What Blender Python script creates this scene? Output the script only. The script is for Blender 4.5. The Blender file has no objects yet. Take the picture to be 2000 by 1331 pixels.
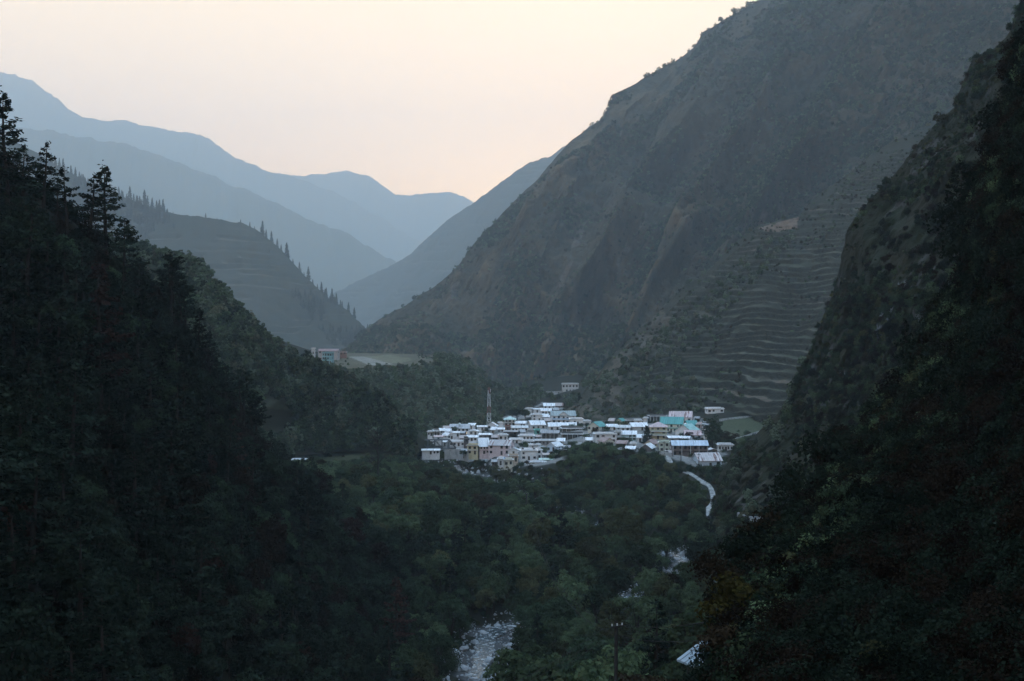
import bpy, bmesh, math, random
import numpy as np
from mathutils import Vector, Matrix

# ------------------------------------------------------------------ camera, sky, sun, exposure
sc = bpy.context.scene
COL = sc.collection
F, CU, CV, CAMZ = 2750.0, 1000.0, 665.5, 100.0
cam = bpy.data.objects.new('camera', bpy.data.cameras.new('camera'))
COL.objects.link(cam)
cam.location = (0, 0, CAMZ)
cam.rotation_euler = (math.pi / 2, 0, 0)
cam.data.sensor_width = 36.0
cam.data.lens = F / 2000 * 36.0
cam.data.clip_start, cam.data.clip_end = 0.5, 200000
sc.camera = cam

SUN_EL, SUN_AZ, VEIL = 3.0, 5.0, 19.8
world = bpy.data.worlds.new('World')
sc.world = world
world.use_nodes = True
wnt = world.node_tree
sky = wnt.nodes.new('ShaderNodeTexSky')
sky.sky_type = 'NISHITA'
sky.sun_disc = False
sky.sun_elevation = math.radians(SUN_EL)
sky.sun_rotation = math.radians(SUN_AZ)
sky.altitude = 1500
sky.air_density, sky.dust_density, sky.ozone_density = 1.0, 1.0, 1.0
# thin even evening veil over the clear sky: cream near the horizon, grey-blue overhead, the same all round
geo = wnt.nodes.new('ShaderNodeTexCoord')
sep = wnt.nodes.new('ShaderNodeSeparateXYZ')
wnt.links.new(geo.outputs['Generated'], sep.inputs[0])
ramp = wnt.nodes.new('ShaderNodeValToRGB')
wnt.links.new(sep.outputs['Z'], ramp.inputs[0])
el = ramp.color_ramp.elements
el[0].position, el[0].color = 0.0, (0.64, 0.21, 0.07, 1)
el[1].position, el[1].color = 1.0, (0.20, 0.33, 0.49, 1)
for pos, c in ((0.10, (0.67, 0.315, 0.10)), (0.24, (0.56, 0.34, 0.12)), (0.42, (0.27, 0.31, 0.33)), (0.65, (0.22, 0.33, 0.48))):
    e_ = el.new(pos); e_.color = (*c, 1)
mix = wnt.nodes.new('ShaderNodeMix'); mix.data_type = 'RGBA'; mix.blend_type = 'ADD'; mix.inputs[0].default_value = 1.0
vs = wnt.nodes.new('ShaderNodeVectorMath'); vs.operation = 'SCALE'; vs.inputs['Scale'].default_value = VEIL
wnt.links.new(ramp.outputs[0], vs.inputs[0])
wnt.links.new(sky.outputs[0], mix.inputs[6]); wnt.links.new(vs.outputs[0], mix.inputs[7])
wnt.links.new(mix.outputs[2], wnt.nodes['Background'].inputs[0])
wnt.nodes['Background'].inputs[1].default_value = 0.05

sun = bpy.data.objects.new('sun', bpy.data.lights.new('sun', 'SUN'))
COL.objects.link(sun)
sun.data.energy = 0.3
sun.data.angle = math.radians(3)
sun.data.color = (1.0, 0.86, 0.70)
_e, _a = math.radians(SUN_EL), math.radians(SUN_AZ)
sun.rotation_euler = Vector((math.sin(_a) * math.cos(_e), math.cos(_a) * math.cos(_e), math.sin(_e))).to_track_quat('Z', 'Y').to_euler()

sc.view_settings.view_transform = 'Standard'
sc.view_settings.look = 'None'
sc.view_settings.gamma = 1.0
sc.view_settings.use_curve_mapping = False
sc.view_settings.exposure = 1.87
sc.cycles.volume_bounces = 1
sc.cycles.max_bounces = 6
sc.cycles.diffuse_bounces = 2
sc.cycles.transparent_max_bounces = 4
sc.cycles.use_denoising = True
sc.cycles.use_light_tree = False

# ------------------------------------------------------------------ helpers
RNG = np.random.default_rng(7)
random.seed(7)

def P(u, v, d):
    return ((u - CU) / F * d, d, CAMZ - (v - CV) / F * d)

def PX(p):
    p = np.asarray(p, float)
    return CU + F * p[..., 0] / p[..., 1], CV - F * (p[..., 2] - CAMZ) / p[..., 1]

def _hash(ix, iy, seed):
    h = (ix.astype(np.int64) * 374761393 + iy.astype(np.int64) * 668265263 + seed * 974711) & 0x7fffffff
    h = ((h ^ (h >> 13)) * 1274126177) & 0x7fffffff
    return ((h ^ (h >> 16)) & 0xffff) / 65535.0

def vnoise(x, y, seed=0):
    x = np.asarray(x, float); y = np.asarray(y, float)
    ix, iy = np.floor(x), np.floor(y)
    fx, fy = x - ix, y - iy
    fx = fx * fx * fx * (fx * (fx * 6 - 15) + 10); fy = fy * fy * fy * (fy * (fy * 6 - 15) + 10)
    a, b = _hash(ix, iy, seed), _hash(ix + 1, iy, seed)
    c, d = _hash(ix, iy + 1, seed), _hash(ix + 1, iy + 1, seed)
    return (a + (b - a) * fx) * (1 - fy) + (c + (d - c) * fx) * fy

def fbm(x, y, seed=0, oct=5, gain=0.5, lac=2.03):
    t, amp, n = 0, 1.0, 0
    for k in range(oct):
        t = t + amp * (vnoise(x, y, seed + k * 17) * 2 - 1); n += amp
        x = x * lac + 13.7; y = y * lac + 7.1; amp *= gain
    return t / n

def ridged(x, y, seed=0, oct=4, gain=0.5):
    t, amp, n = 0, 1.0, 0
    for k in range(oct):
        t = t + amp * (1 - np.abs(vnoise(x, y, seed + k * 31) * 2 - 1)); n += amp
        x = x * 2.07 + 3.1; y = y * 2.07 + 9.7; amp *= gain
    return t / n

def crom(A, n):
    """Catmull-Rom resampling of the control polyline A (k, m) into n points."""
    A = np.asarray(A, float); k = len(A)
    t = np.linspace(0, k - 1, n); i = np.clip(t.astype(int), 0, k - 2); f = (t - i)[:, None]
    sh = (n,) + (1,) * (A.ndim - 1); f = f.reshape(sh)
    p0, p1, p2, p3 = A[np.clip(i - 1, 0, k - 1)], A[i], A[i + 1], A[np.clip(i + 2, 0, k - 1)]
    return 0.5 * (2 * p1 + (p2 - p0) * f + (2 * p0 - 5 * p1 + 4 * p2 - p3) * f ** 2 + (3 * p1 - p0 - 3 * p2 + p3) * f ** 3)

def resample(poly, n):
    """Linear arc-length resampling of a pixel polyline (first two columns measure the length)."""
    A = np.asarray(poly, float)
    L = np.r_[0, np.cumsum(np.hypot(*np.diff(A[:, :2], axis=0).T))]
    t = np.linspace(0, L[-1], n)
    return np.stack([np.interp(t, L, A[:, j]) for j in range(A.shape[1])], 1)

def mesh_from(name, verts, faces, smooth=False, attr=None):
    me = bpy.data.meshes.new(name)
    v = np.asarray(verts, np.float32).reshape(-1, 3); f = np.asarray(faces, np.int32)
    me.vertices.add(len(v)); me.vertices.foreach_set('co', v.ravel())
    k = f.shape[1]
    me.loops.add(f.size); me.loops.foreach_set('vertex_index', f.ravel())
    me.polygons.add(len(f))
    me.polygons.foreach_set('loop_start', np.arange(0, f.size, k, dtype=np.int32))
    me.polygons.foreach_set('use_smooth', np.full(len(f), smooth))
    for nm, val in (attr or {}).items():
        val = np.asarray(val, np.float32)
        if val.ndim == 2:
            a = me.attributes.new(nm, 'FLOAT_COLOR', 'POINT'); a.data.foreach_set('color', np.c_[val, np.ones(len(val), np.float32)].astype(np.float32).ravel())
        else:
            a = me.attributes.new(nm, 'FLOAT', 'POINT'); a.data.foreach_set('value', val)
    me.update(calc_edges=True); me.validate()
    return me

def link(name, me, mat=None, parent=None, loc=None, rz=None):
    o = bpy.data.objects.new(name, me)
    COL.objects.link(o)
    if mat is not None and me is not None and not me.materials: me.materials.append(mat)
    if parent is not None: o.parent = parent
    if loc is not None: o.location = loc
    if rz is not None: o.rotation_euler = (0, 0, rz)
    return o

def tag(o, label=None, cat=None, group=None, kind=None):
    for k, v in (('label', label), ('category', cat), ('group', group), ('kind', kind)):
        if v: o[k] = v
    return o

def grid_faces(nv, nu):
    i = np.arange(nv - 1)[:, None] * nu + np.arange(nu - 1)[None]
    return np.stack([i, i + 1, i + nu + 1, i + nu], -1).reshape(-1, 4)

def grid_obj(name, G, mat, attr=None, kind='structure'):
    nv, nu = G.shape[:2]
    me = mesh_from(name, G.reshape(-1, 3), grid_faces(nv, nu)[:, ::-1], True, {k: a.reshape(-1) if a.ndim == 2 else a.reshape(-1, a.shape[-1]) for k, a in (attr or {}).items()})
    o = link(name, me, mat)
    return tag(o, kind=kind)

def gnormals(G):
    du = np.gradient(G, axis=1); dv = np.gradient(G, axis=0)
    n = np.cross(du, dv); n /= np.linalg.norm(n, axis=-1, keepdims=True) + 1e-9
    return np.where(n[..., 2:3] < 0, -n, n)

# ------------------------------------------------------------------ materials
def mat_new(name):
    m = bpy.data.materials.new(name); m.use_nodes = True
    return m, m.node_tree, m.node_tree.nodes['Principled BSDF']

def mixrgb(nt, fac, a, b, mode='MIX'):
    n = nt.nodes.new('ShaderNodeMix'); n.data_type = 'RGBA'; n.blend_type = mode
    for s, v in ((n.inputs[0], fac), (n.inputs[6], a), (n.inputs[7], b)):
        if hasattr(v, 'is_output'): nt.links.new(v, s)
        else: s.default_value = v if not isinstance(v, tuple) else (*v, 1)
    return n.outputs[2]

def noise_fac(nt, scale, lo, hi, detail=6, rough=0.6, coord=None, stretch=None):
    if coord is None:
        coord = nt.nodes.new('ShaderNodeNewGeometry').outputs['Position']
    if stretch:
        mp = nt.nodes.new('ShaderNodeMapping'); mp.inputs['Scale'].default_value = stretch
        nt.links.new(coord, mp.inputs[0]); coord = mp.outputs[0]
    n = nt.nodes.new('ShaderNodeTexNoise'); n.inputs['Scale'].default_value = scale; n.inputs['Detail'].default_value = detail; n.inputs['Roughness'].default_value = rough
    nt.links.new(coord, n.inputs['Vector'])
    r = nt.nodes.new('ShaderNodeMapRange'); r.inputs[1].default_value = lo; r.inputs[2].default_value = hi
    nt.links.new(n.outputs[0], r.inputs[0])
    return r.outputs[0]

def ground_mat(name, c1, c2, c3, s1, s2, bump=0.0, bscale=1.0, attr=None, stretch=None):
    """c1/c2 mixed by large patches, c3 in finer spots; a colour attribute may override (alpha in attribute 'mask')."""
    m, nt, b = mat_new(name)
    col = mixrgb(nt, noise_fac(nt, s1, 0.35, 0.65, stretch=stretch), c1, c2)
    col = mixrgb(nt, noise_fac(nt, s2, 0.5, 0.7, stretch=stretch), col, c3)
    if attr:
        a = nt.nodes.new('ShaderNodeAttribute'); a.attribute_name = attr
        k = nt.nodes.new('ShaderNodeAttribute'); k.attribute_name = 'mask'
        fine = mixrgb(nt, noise_fac(nt, s2 * 2.5, 0.3, 0.7), (0.55, 0.55, 0.55), (1.25, 1.25, 1.25))
        ac = mixrgb(nt, 1.0, a.outputs['Color'], fine, 'MULTIPLY')
        col = mixrgb(nt, k.outputs['Fac'], col, ac)
    nt.links.new(col, b.inputs['Base Color'])
    b.inputs['Roughness'].default_value = 0.95
    b.inputs['Specular IOR Level'].default_value = 0.1
    if bump:
        n = nt.nodes.new('ShaderNodeTexNoise'); n.inputs['Scale'].default_value = bscale; n.inputs['Detail'].default_value = 6
        g = nt.nodes.new('ShaderNodeNewGeometry'); nt.links.new(g.outputs['Position'], n.inputs['Vector'])
        bp = nt.nodes.new('ShaderNodeBump'); bp.inputs['Strength'].default_value = 1.0; bp.inputs['Distance'].default_value = bump
        nt.links.new(n.outputs[0], bp.inputs['Height']); nt.links.new(bp.outputs[0], b.inputs['Normal'])
    return m

def plain(name, c, rough=0.8, var=0.25, scale=0.6, metal=0.0, spec=0.3, stain=None, stretch=None):
    m, nt, b = mat_new(name)
    co = nt.nodes.new('ShaderNodeTexCoord').outputs['Object']
    lo = tuple(x * (1 - var) for x in c); hi = tuple(min(1, x * (1 + var)) for x in c)
    col = mixrgb(nt, noise_fac(nt, scale, 0.3, 0.7, coord=co, stretch=stretch), lo, hi)
    if stain:
        col = mixrgb(nt, noise_fac(nt, scale * 1.7, 0.52, 0.66, coord=co, stretch=stretch), col, stain)
    nt.links.new(col, b.inputs['Base Color'])
    b.inputs['Roughness'].default_value = rough; b.inputs['Metallic'].default_value = metal; b.inputs['Specular IOR Level'].default_value = spec
    return m

M = {}
M['far'] = ground_mat('far_slope', (0.045, 0.055, 0.03), (0.07, 0.065, 0.04), (0.03, 0.04, 0.025), 0.003, 0.012)
M['ridge'] = ground_mat('hazy_terraced_hillside', (0.020, 0.026, 0.016), (0.032, 0.032, 0.020), (0.013, 0.018, 0.012), 0.006, 0.03, attr='tint')
M['mid'] = ground_mat('hazy_hillside', (0.05, 0.055, 0.03), (0.12, 0.10, 0.06), (0.03, 0.04, 0.025), 0.006, 0.03)
M['mountain'] = ground_mat('mountain_slope', (0.056, 0.047, 0.029), (0.034, 0.034, 0.021), (0.014, 0.018, 0.012), 0.008, 0.05, bump=6.0, bscale=0.10, attr='tint')
M['wood_floor'] = ground_mat('wooded_slope', (0.03, 0.035, 0.02), (0.045, 0.045, 0.028), (0.025, 0.028, 0.018), 0.02, 0.1)
M['plateau'] = ground_mat('plateau_ground', (0.10, 0.10, 0.06), (0.07, 0.075, 0.045), (0.05, 0.055, 0.03), 0.02, 0.06, attr='tint')
M['terrace'] = ground_mat('terrace_field', (0.034, 0.033, 0.022), (0.027, 0.029, 0.019), (0.018, 0.021, 0.014), 0.012, 0.09, bump=0.8, bscale=0.7, attr='tint')
M['cliff'] = ground_mat('steep_slope', (0.018, 0.024, 0.012), (0.030, 0.026, 0.015), (0.011, 0.015, 0.008), 0.04, 0.2, bump=0.8, bscale=0.5, attr='tint')
M['valley'] = ground_mat('valley_ground', (0.016, 0.018, 0.011), (0.022, 0.020, 0.013), (0.012, 0.014, 0.009), 0.05, 0.3, attr='tint')
# ------------------------------------------------------------------ far ridges
C_ON = None
def inpoly(x, y, poly):
    poly = np.asarray(poly, float); r = np.zeros(np.shape(x), bool); n = len(poly)
    for i in range(n):
        x1, y1 = poly[i]; x2, y2 = poly[i - 1]
        c = ((y1 > y) != (y2 > y)) & (x < (x2 - x1) * (y - y1) / (y2 - y1 + 1e-12) + x1)
        r ^= c
    return r
def ridge(name, crest, run, base_z, mat, nu=260, nv=40, side=0.0, amp=0.25, rough=0.0, seed=1, gul=0.012, back=1.2, step=0):
    """A mountain ridge: crest given as (u, v, d) points; the faces run down on both sides to base_z."""
    c = resample(crest, nu)
    c[:, 1] += rough * fbm(c[:, 0] / 25, c[:, 0] * 0 + seed, seed, 3, 0.5)
    fringe = -(2.0 * fbm(c[:, 0] / 7, c[:, 0] * 0 + seed, seed + 1, 4, 0.75) + 0.5) / F * c[:, 2]
    C = np.array([P(*p) for p in c])
    h = np.maximum(C[:, 2] - base_z, 5)
    foot = np.stack([C[:, 0] + side * h, C[:, 1] - run * h, np.full(nu, float(base_z))], 1)
    rear = np.stack([C[:, 0] + 0 * h, C[:, 1] + back * h, np.full(nu, float(base_z))], 1)
    t = np.linspace(0, 1, nv)[:, None, None]
    face = C[None] * (1 - t) + foot[None] * t
    s = np.r_[0, np.cumsum(np.linalg.norm(np.diff(C[:, :2], axis=0), axis=1))]
    wob = 60 / gul * 0.002 * fbm(t[..., 0] * 3 + s[None] * gul * 0.5, t[..., 0] * 4, seed + 5, 3)
    g = ridged(s[None] * gul + wob * gul + t[..., 0] * 0.8, t[..., 0] * 1.4 + 3, seed + 9, 5) - 0.62
    k = (t[..., 0] ** 0.7) * np.minimum(1, 6 * t[..., 0])
    dn = g * amp * h[None] * k
    face[..., 2] += fringe[None] * np.exp(-t[..., 0] * 45)
    face[..., 1] -= dn * 0.75; face[..., 2] += dn * 0.55
    at = None
    if step:
        zz = (face[..., 2] + 14 * fbm(face[..., 0] / 260, face[..., 1] / 260, seed + 2, 4)) / step; fl = np.floor(zz); fr = zz - fl
        q = np.clip((fr - 0.55) / 0.45, 0, 1); rg = vnoise(face[..., 0] / 70 + fl * 7.7, fl * 3.3, seed + 3)
        on = np.minimum(1, 12 * t[..., 0]) * np.clip((rg - 0.58) * 6, 0, 1) * (C_ON(face) if C_ON else 1)
        face[..., 2] += on * step * (0.12 * fr + 0.88 * q * q * (3 - 2 * q) - fr)
        tr_ = on * (fr < 0.5); pc = vnoise(face[..., 0] / 120 + fl * 5.1, fl * 2.3, seed + 4)
        z8 = np.zeros((7, nu)); at = {'tint': np.concatenate([np.zeros((7, nu, 3)), np.where((pc > 0.6)[..., None], (0.10, 0.09, 0.062), (0.05, 0.052, 0.034))]), 'mask': np.concatenate([z8, tr_])}
    t2 = np.linspace(1, 0, 8)[:-1, None, None]
    G = np.concatenate([C[None] * (1 - t2) + rear[None] * t2, face])
    return grid_obj(name, G, mat, at), face

ridge('far_mountain', [(-300, 100, 14550), (-160, 110, 14550), (-60, 128, 14550), (0, 143, 14500), (30, 146, 14500), (62, 157, 14500), (95, 180, 14500), (118, 196, 14500), (132, 213, 14500), (170, 231, 14500), (212, 234, 14500), (240, 235, 14500), (300, 250, 14500), (345, 258, 14500), (392, 264, 14500), (412, 275, 14500), (470, 313, 14500), (505, 325, 14500), (522, 334, 14500), (560, 340, 14550), (600, 352, 14550), (700, 400, 14550), (900, 520, 14550)], 1.6, 100, M['far'], side=0.2, rough=5, seed=3, gul=0.0006, nu=900)
ridge('far_mountain', [(380, 430, 16500), (480, 380, 16500), (545, 338, 16500), (580, 345, 16500), (625, 340, 16500), (660, 335, 16500), (695, 337, 16500), (722, 345, 16500), (752, 366, 16500), (772, 379, 16500), (800, 380, 16500), (835, 377, 16500), (880, 376, 16500), (905, 382, 16500), (922, 393, 16500), (980, 410, 16500), (1100, 440, 16500)], 1.4, 100, M['far'], rough=4, seed=8, gul=0.0006, nu=500)
ridge('far_ridge', [(-500, 120, 10320), (-200, 200, 10080), (0, 246, 9960), (60, 252, 9960), (100, 256, 9960), (150, 266, 9960), (185, 272, 9960), (215, 276, 9960), (250, 282, 9960), (300, 300, 9960), (340, 316, 9960), (390, 332, 9960), (430, 352, 9960), (462, 366, 9840), (505, 380, 9840), (540, 397, 9720), (600, 426, 9600), (640, 440, 9600), (680, 455, 9600), (720, 482, 9600), (772, 512, 9600), (830, 560, 9600), (920, 640, 9600)], 1.5, 60, M['far'], side=0.35, rough=5, seed=13, gul=0.001, nu=900)
ridge('far_valley_side', [(560, 640, 7440), (655, 572, 7200), (700, 548, 7080), (760, 520, 6960), (800, 498, 6840), (830, 470, 6720), (852, 447, 6720), (880, 425, 6600), (905, 408, 6600), (940, 385, 6600), (975, 360, 6600), (1003, 338, 6600), (1030, 322, 6600), (1052, 312, 6600), (1085, 298, 6600), (1112, 280, 6600), (1200, 210, 6600), (1400, 60, 6600)], 1.1, 60, M['ridge'], side=-0.5, rough=4, seed=21, gul=0.0016, nu=700, nv=160, step=24)
C_CREST = [(-500, -40, 3400), (-200, 130, 3300), (0, 258, 3200), (60, 292, 3150), (105, 318, 3100), (140, 338, 3080), (175, 358, 3050), (230, 378, 3000), (280, 400, 2950), (330, 416, 2900), (370, 420, 2880), (420, 427, 2850), (470, 434, 2820), (500, 447, 2800), (530, 470, 2780), (560, 500, 2760), (595, 536, 2740), (625, 568, 2720), (655, 590, 2700), (685, 612, 2680), (715, 640, 2660), (760, 700, 2650)]
C_CREST = [(u, v, d * 1.12) for u, v, d in C_CREST]
_, C_FACE = ridge('terraced_ridge', C_CREST, 1.5, 60, M['ridge'], side=0.3, rough=2.5, seed=34, gul=0.003, nu=520, nv=300, amp=0.2, step=14)

# ------------------------------------------------------------------ the large mountain over the village
def ruled(rows, nv, nu):
    A = np.array([[P(*p) for p in r] for r in rows])
    return crom(np.swapaxes(crom(np.swapaxes(A, 0, 1), nu), 0, 1), nv)

F_CREST = [(640, 705, 1500), (685, 672, 1500), (718, 641, 1510), (750, 618, 1515), (790, 598, 1520), (822, 575, 1525), (850, 560, 1530), (880, 535, 1540), (905, 506, 1545), (925, 478, 1550), (960, 440, 1560), (985, 412, 1570), (1010, 388, 1580), (1050, 350, 1590), (1085, 307, 1600), (1110, 280, 1610), (1150, 250, 1620), (1178, 232, 1630), (1190, 208, 1640), (1200, 183, 1650), (1235, 168, 1670), (1260, 150, 1680), (1295, 132, 1700), (1330, 112, 1715), (1355, 94, 1730), (1375, 62, 1745), (1410, 42, 1760), (1450, 18, 1780), (1500, -8, 1800), (1600, -70, 1840), (1800, -190, 1900), (2050, -330, 1950), (2400, -500, 2000)]
KF = 1.45
def kf(u): return float(np.interp(u, [1380, 1850], [KF, 1.0]))
F_CREST = [(u, v, d * kf(u)) for u, v, d in F_CREST]
nuF, nvF = 620, 300
fc = resample(F_CREST, nuF)
f_fringe = -(2.5 * fbm(fc[:, 0] / 14, fc[:, 0] * 0 + 2.2, 44, 4, 0.6)) / F * fc[:, 2]
FC = np.array([P(*p) for p in fc])
f_foot = resample([(640, 712, 1440), (700, 712, 1320), (800, 725, 1250), (900, 770, 1180), (960, 815, 1130), (1030, 810, 1060), (1120, 775, 1000), (1250, 770, 980), (1500, 780, 960), (1900, 800, 950), (2400, 800, 950)], 200)
sF = np.linspace(0, 1, nuF)
foot_u = np.interp(sF, [0, .06, .2, .36, .5, .65, .8, 1], [640, 690, 830, 960, 1090, 1300, 1700, 2400])
FF = np.array([P(u, np.interp(u, f_foot[:, 0], f_foot[:, 1]), kf(u) * np.interp(u, f_foot[:, 0], f_foot[:, 2])) for u in foot_u])
t = np.linspace(0, 1, nvF)[:, None]
prof = t[..., None] ** 0.92
FG = FC[None] * (1 - prof) + FF[None] * prof
hF = np.maximum(FC[:, 2] - FF[:, 2], 4)[None]
sm = np.r_[0, np.cumsum(np.linalg.norm(np.diff(FC, axis=0), axis=1))][None]
w1 = 150 * fbm(sm / 300 + t * 2.4, t * 3.6, 51, 4)
big = ridged(sm / 300 + t * 0.55 + w1 / 300, t * 1.0 + 0.3, 52, 2) - 0.66
gul = ridged(sm / 85 + t * 1.1 + w1 / 90, t * 2.1, 53, 4, 0.55) - 0.6
fin = fbm(sm / 22, t * 34, 54, 4, 0.6)
env = np.minimum(1, 5 * t) * np.minimum(1, 4 * (1 - t) + 0.25)
x2, z2 = FG[..., 0], FG[..., 2]
lump = fbm(x2 / 150, z2 / 110, 58, 4, 0.55); crag = ridged(x2 / 60 + 0.4 * lump, z2 / 48 + x2 / 140, 59, 4, 0.55) - 0.62
dn = env * hF * (0.22 * big + (0.02 + 0.06 * vnoise(sm / 190 + 0 * t, t * 3, 55)) * gul) + env * (38 * lump + 36 * crag) + np.minimum(1, 8 * t) * 6.0 * fin
FG[..., 2] += f_fringe[None] * np.exp(-t * 40)
FG[..., 1] -= dn * 0.8; FG[..., 2] += dn * 0.5
rear = FC + np.array([0, 1.3, 0]) * hF[0][:, None]; rear[:, 2] = 60
tb = np.linspace(1, 0, 8)[:-1, None, None]
FALL = np.concatenate([FC[None] * (1 - tb) + rear[None] * tb, FG])
# dry grass on the spurs, scrub in the gullies, a few pale landslip scars
fu, fv = PX(FG)
spur = np.clip(gul * 2.5 + crag * 3.0 + 0.15 + 0.6 * fin, 0, 1) * np.clip(0.35 + 1.2 * fbm(sm / 160 + 0 * t, t * 5, 56, 3), 0, 1) * np.where(fu > 1380, 0.35, 1.0)
ft = np.zeros(FG.shape) + np.array((0.140, 0.106, 0.062)); fm = spur * 0.9 * np.where(fu > 1300, np.clip(1 - (fu - 1300) / 300, 0.15, 1), 1)
scar = np.zeros(FG.shape[:2], bool); nsc = fbm(sm / 30 + 0 * t, t * 30, 57, 4)
for poly in ([(1460, 395), (1500, 420), (1490, 450), (1470, 470), (1455, 430)], [(1225, 232), (1255, 228), (1262, 246), (1230, 250)], [(1130, 440), (1150, 430), (1100, 560), (1085, 565)], [(1250, 420), (1268, 415), (1215, 520), (1200, 520)], [(940, 690), (1000, 640), (1010, 650), (950, 720)], [(1585, 395), (1640, 350), (1720, 290), (1700, 320), (1600, 400)], [(880, 560), (900, 545), (880, 600), (860, 610)]):
    scar |= inpoly(fu, fv, poly) & (nsc > -0.1)
ft[scar] = (0.14, 0.12, 0.10); fm[scar] = 0.6
z9 = np.zeros((7, nuF))
grid_obj('large_mountain', FALL, M['mountain'], {'tint': np.concatenate([np.zeros((7, nuF, 3)), ft]), 'mask': np.concatenate([z9, fm])})

# ------------------------------------------------------------------ plateau with the pale field, above the gorge
E_TOP = [(540, 696, 1250), (610, 694, 1250), (700, 690, 1300), (800, 692, 1300), (870, 697, 1250), (905, 706, 1180), (930, 722, 1120), (948, 745, 1090), (962, 778, 1060), (985, 815, 1020)]
E_EDGE = [(540, 730, 800), (640, 722, 830), (720, 719, 870), (790, 716, 900), (835, 712, 920), (872, 718, 930), (905, 734, 935), (930, 758, 930), (945, 790, 920), (970, 826, 900)]
E_MID = [(560, 790, 800), (650, 790, 810), (730, 780, 830), (800, 775, 850), (850, 775, 860), (885, 785, 865), (915, 800, 868), (940, 815, 868), (955, 830, 866), (985, 842, 860)]
E_LOW = [(580, 850, 770), (670, 850, 770), (750, 850, 770), (830, 842, 785), (870, 838, 800), (900, 835, 810), (930, 838, 815), (955, 843, 820), (975, 848, 820), (1005, 856, 815)]
E_FOOT = [(580, 900, 740), (680, 900, 735), (770, 900, 735), (840, 890, 745), (880, 885, 760), (905, 880, 770), (935, 876, 775), (960, 874, 775), (985, 874, 775), (1020, 874, 775)]
E_BACK = [(u, v + 25, d + 220) for u, v, d in E_TOP]
nuE = 240
top = ruled([E_TOP, E_EDGE], 60, nuE)
low = ruled([E_EDGE, E_MID, E_LOW, E_FOOT], 120, nuE)
bk = ruled([E_BACK, E_TOP], 8, nuE)
sE = np.linspace(0, 1, nuE)[None]; tE = np.linspace(0, 1, 120)[:, None]
g = ridged(sE * 16 + tE * 2.0, tE * 1.6 + 1, 61, 4) - 0.6
kk = np.minimum(1, 6 * tE) * np.minimum(1, 6 * (1 - tE))
low[..., 1] -= 26 * g * kk; low[..., 2] += 9 * g * kk
top[..., 2] += 0.5 * fbm(top[..., 0] / 30, top[..., 1] / 30, 62, 4)
EG = np.concatenate([bk[:-1], top[:-1], low])
eu, ev = PX(EG)
# field colours on the plateau, by their place on the ground
ex, ey = EG[..., 0], EG[..., 1]
tint = np.zeros(EG.shape); mask = np.zeros(EG.shape[:2])
ON = np.zeros(EG.shape[:2], bool); ON[:len(bk) + len(top) - 2] = True
for poly, c in (([(600, 686), (860, 686), (905, 700), (880, 716), (640, 722)], (0.085, 0.08, 0.052)), ([(682, 697), (712, 697), (770, 712), (722, 714)], (0.22, 0.21, 0.18)), ([(712, 697), (760, 693), (800, 700), (806, 704), (780, 710), (762, 709)], (0.135, 0.13, 0.085))):
    q = ON & inpoly(eu, ev, poly)
    tint[q] = c; mask[q] = 1
grid_obj('plateau', EG, M['plateau'], {'tint': tint, 'mask': mask})

# ------------------------------------------------------------------ wooded hill on the far bank
D_CREST = [(180, 470, 640), (280, 490, 630), (340, 506, 620), (385, 520, 615), (410, 545, 610), (440, 575, 605), (468, 610, 600), (500, 645, 600), (525, 668, 600), (560, 690, 605), (600, 706, 612), (640, 724, 620), (680, 742, 630), (712, 757, 640), (745, 782, 650), (775, 806, 660), (800, 828, 668), (812, 850, 672), (814, 880, 674)]
nuD, nvD = 260, 110
dc = resample(D_CREST, nuD); DC = np.array([P(*p) for p in dc])
d_foot = resample([(180, 905, 540), (300, 905, 545), (420, 905, 555), (520, 897, 575), (600, 888, 600), (680, 882, 620), (740, 884, 630), (780, 890, 640), (808, 896, 650), (814, 900, 660)], nuD)
DF = np.array([P(*p) for p in d_foot])
tD = np.linspace(0, 1, nvD)[:, None]
DG = DC[None] * (1 - tD[..., None]) + DF[None] * tD[..., None]
sD = np.r_[0, np.cumsum(np.linalg.norm(np.diff(DC, axis=0), axis=1))][None]
g = ridged(sD / 42 + tD * 1.2, tD * 1.5, 71, 4) - 0.6
kk = np.minimum(1, 5 * tD) * np.minimum(1, 4 * (1 - tD))
DG[..., 1] -= 22 * g * kk; DG[..., 2] += 7 * g * kk
drear = DC + np.array([20, 120, 0]); drear[:, 2] = 30
DALL = np.concatenate([DC[None] * (1 - tb) + drear[None] * tb, DG])
grid_obj('wooded_hill', DALL, M['wood_floor'])

# ------------------------------------------------------------------ terraced hill on the right bank
H_CREST = [(1095, 800, 905), (1128, 775, 915), (1160, 742, 925), (1192, 700, 940), (1250, 642, 965), (1308, 590, 990), (1332, 562, 1000), (1372, 540, 1010), (1400, 512, 1020), (1440, 470, 1035), (1482, 441, 1045), (1530, 428, 1060), (1562, 420, 1070), (1582, 394, 1085), (1620, 365, 1100), (1655, 342, 1110), (1700, 305, 1130), (1750, 272, 1150), (1792, 258, 1160), (1900, 180, 1190), (2100, 60, 1250), (2300, -40, 1300)]
H_FOOT = [(1080, 812, 880), (1130, 822, 830), (1180, 822, 810), (1250, 818, 800), (1330, 808, 795), (1400, 800, 790), (1450, 805, 770), (1520, 830, 730), (1620, 860, 690), (1800, 880, 660), (2300, 880, 640)]
nuH, nvH = 460, 460
hc = resample(H_CREST, nuH); hc[:, 1] += 2 * fbm(hc[:, 0] / 12, hc[:, 0] * 0, 80, 4); HC = np.array([P(*p) for p in hc])
hf_ = resample(H_FOOT, nuH)
s01 = np.linspace(0, 1, nuH)
HF = np.array([P(*p) for p in hf_])
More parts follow.
